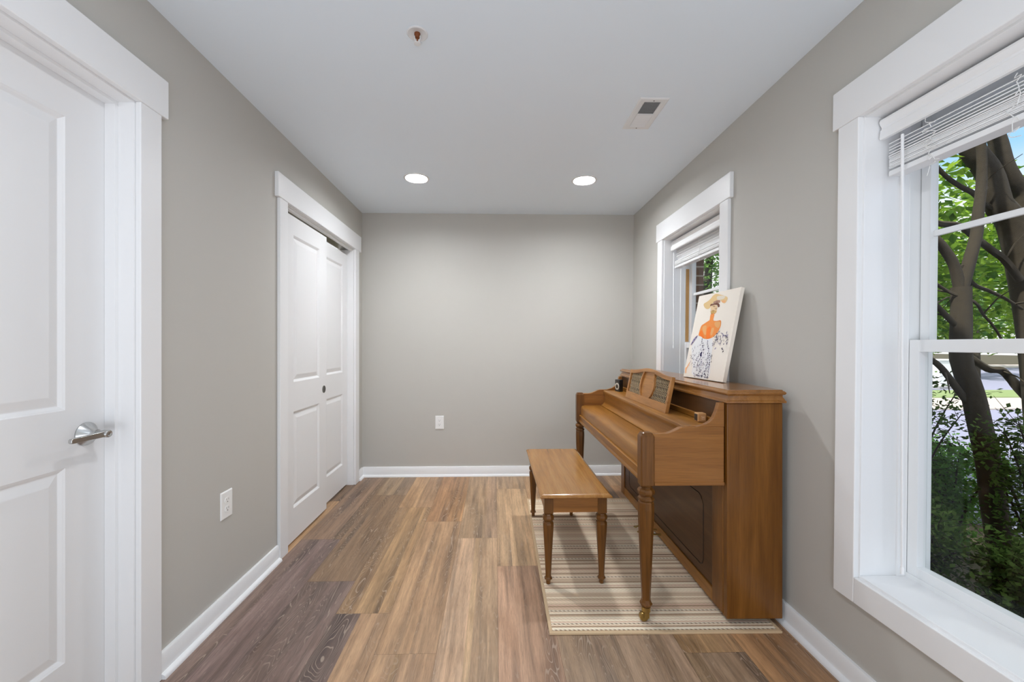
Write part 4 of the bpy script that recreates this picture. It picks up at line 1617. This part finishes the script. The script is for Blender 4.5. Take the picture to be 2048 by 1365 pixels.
tree('garden_tree', 'forked garden tree with a slim leaning trunk just outside the large window', 'tree',
     [(t1, .060, .046), (t1r, .031, .018), (t1l, .028, .018)], [(t1ll, .022, .012), (t1l2, .018, .010), (br3, .012, .007), (br4, .010, .006)],
     [(3.5, 3.4, 2.15, .9, .9, .55), (2.8, 3.2, 2.4, .7, .8, .5), (3.9, 3.5, 1.7, .9, .9, .55), (3.0, 3.3, 1.75, .5, .6, .4)], 3600, .085, LEAF_BRIGHT, 21, 'trees outside the large window', 2)
tree('garden_tree', 'thicker garden tree trunk at the right edge of the large window', 'tree',
     [(t2, .085, .054), (t2b, .055, .040)], [(br1, .016, .022), (br2, .012, .018), (br5, .03, .02)],
     [(4.6, 3.7, 1.9, 1.0, 1.0, .7), (4.6, 4.4, 2.3, 1.1, 1.1, .6), (4.3, 4.6, 1.55, .9, .9, .5)], 4600, .09, LEAF_BRIGHT, 22, 'trees outside the large window', 2)
tree('garden_tree', 'leafy tree seen through the small far window behind the painting', 'tree',
     [([(3.9, 7.2, -.4), (3.95, 7.2, .8), (3.85, 7.3, 2.2), (4.0, 7.3, 3.6)], .12, .05)], [([(3.9, 7.2, 1.6), (3.4, 7.0, 2.2), (2.9, 6.8, 2.7)], .05, .02)],
     [(3.6, 7.2, 2.0, 1.6, 1.2, 1.2), (3.5, 7.0, 3.4, 1.5, 1.2, 1.0), (4.6, 7.2, 2.8, 1.2, 1.2, 1.2), (3.2, 6.6, 1.0, 1.2, .9, .8)], 8500, .085, LEAF_MID, 23, 'trees beyond the garden', 1)
tree('street_tree', 'pale green tree across the street behind the garden trunks', 'tree',
     [([(23, 19, -.4), (23, 19, 2.5), (23, 19.2, 5)], .2, .1)], None,
     [(22, 18.5, 4.2, 3.2, 3.2, 2.6), (25, 19, 3.6, 2.5, 2.5, 2.2), (20, 19.5, 3.0, 2.4, 2.4, 1.9)], 2600, .34, LEAF_MID, 24, 'trees across the street')
tree('street_tree', 'bright green bushy tree across the street above the far road', 'tree',
     [([(31, 26, -.4), (31, 26, 2.5), (31, 26, 5)], .22, .1)], None,
     [(31, 26, 4.0, 4, 3.5, 3.2), (27, 26.5, 2.6, 3, 3, 2.2), (35, 27, 3.4, 3.5, 3, 2.8)], 2600, .42, LEAF_BRIGHT, 25, 'trees across the street')


def shrub(label, x, y, h, w, dens, seed, mat=None, size=.032):
    rnd = random.Random(seed)
    root = thing('garden_shrub', label, 'shrub', (x, y, GZ), 0, 'shrubs under the large window')
    mb = MB()
    lv = MB()
    for i in range(13):
        an = rnd.uniform(0, 2 * PI)
        rr = w * rnd.uniform(.25, 1.0)
        hh = h * rnd.uniform(.6, 1.05)
        tip = Vector((rr * math.cos(an), rr * math.sin(an), hh))
        pts = [Vector((0, 0, 0)), Vector((tip.x * .25, tip.y * .25, hh * .45)), Vector((tip.x * .65, tip.y * .65, hh * .8)), tip]
        sp = spline(pts, 5)
        mb.tube(sp, .011, .0022, 5)
        for k in range(int(dens * 1.5)):
            t = rnd.uniform(.12, 1) ** .75
            p = sp[min(len(sp) - 1, int(t * (len(sp) - 1)))]
            d = Vector((rnd.uniform(-1, 1), rnd.uniform(-1, 1), rnd.uniform(-.4, .8))).normalized() * rnd.uniform(.05, .20)
            if k % 4 == 0:
                mb.tube([p, p + d], .0022, .001, 3)
            for _ in range(4):
                s = size * rnd.uniform(.6, 1.2)
                q = p + d * rnd.uniform(.4, 1.05) + Vector((rnd.uniform(-1, 1), rnd.uniform(-1, 1), rnd.uniform(-1, 1))) * .025
                dd = Vector((rnd.uniform(-1, 1), rnd.uniform(-1, 1), rnd.uniform(-.5, .9))).normalized()
                w_ = dd.cross(Vector((rnd.uniform(-1, 1), rnd.uniform(-1, 1), 1)))
                if w_.length < .05:
                    continue
                w_.normalize()
                lv.add([q, q + dd * s * .5 + w_ * s * .3, q + dd * s, q + dd * s * .5 - w_ * s * .3], [(0, 1, 2), (0, 2, 3)])
    mb.build('stem', TWIG, root)
    lv.build('foliage', mat or LEAF_DARK, root)
    return root


shrub('dark small-leaved shrub against the house at the left of the large window', 2.22, 2.10, .90, .30, 80, 31)
shrub('dark small-leaved shrub below the middle of the large window', 2.35, 1.66, .66, .30, 90, 32)
shrub('dark twiggy shrub reaching up beside the slim leaning trunk', 2.62, 2.62, 1.42, .34, 46, 33)
shrub('dark twiggy shrub in front of the thick trunk at the window edge', 2.86, 2.02, 1.22, .36, 62, 34)
shrub('fresh green shrub glowing between the dark bushes', 3.35, 2.92, .85, .36, 80, 35, LEAF_FRESH, .04)
shrub('dark shrub nearest the camera below the large window', 2.25, 1.20, .60, .28, 90, 36)
shrub('dark shrub filling the far side of the bed behind the slim trunk', 2.75, 3.22, .85, .34, 60, 37)
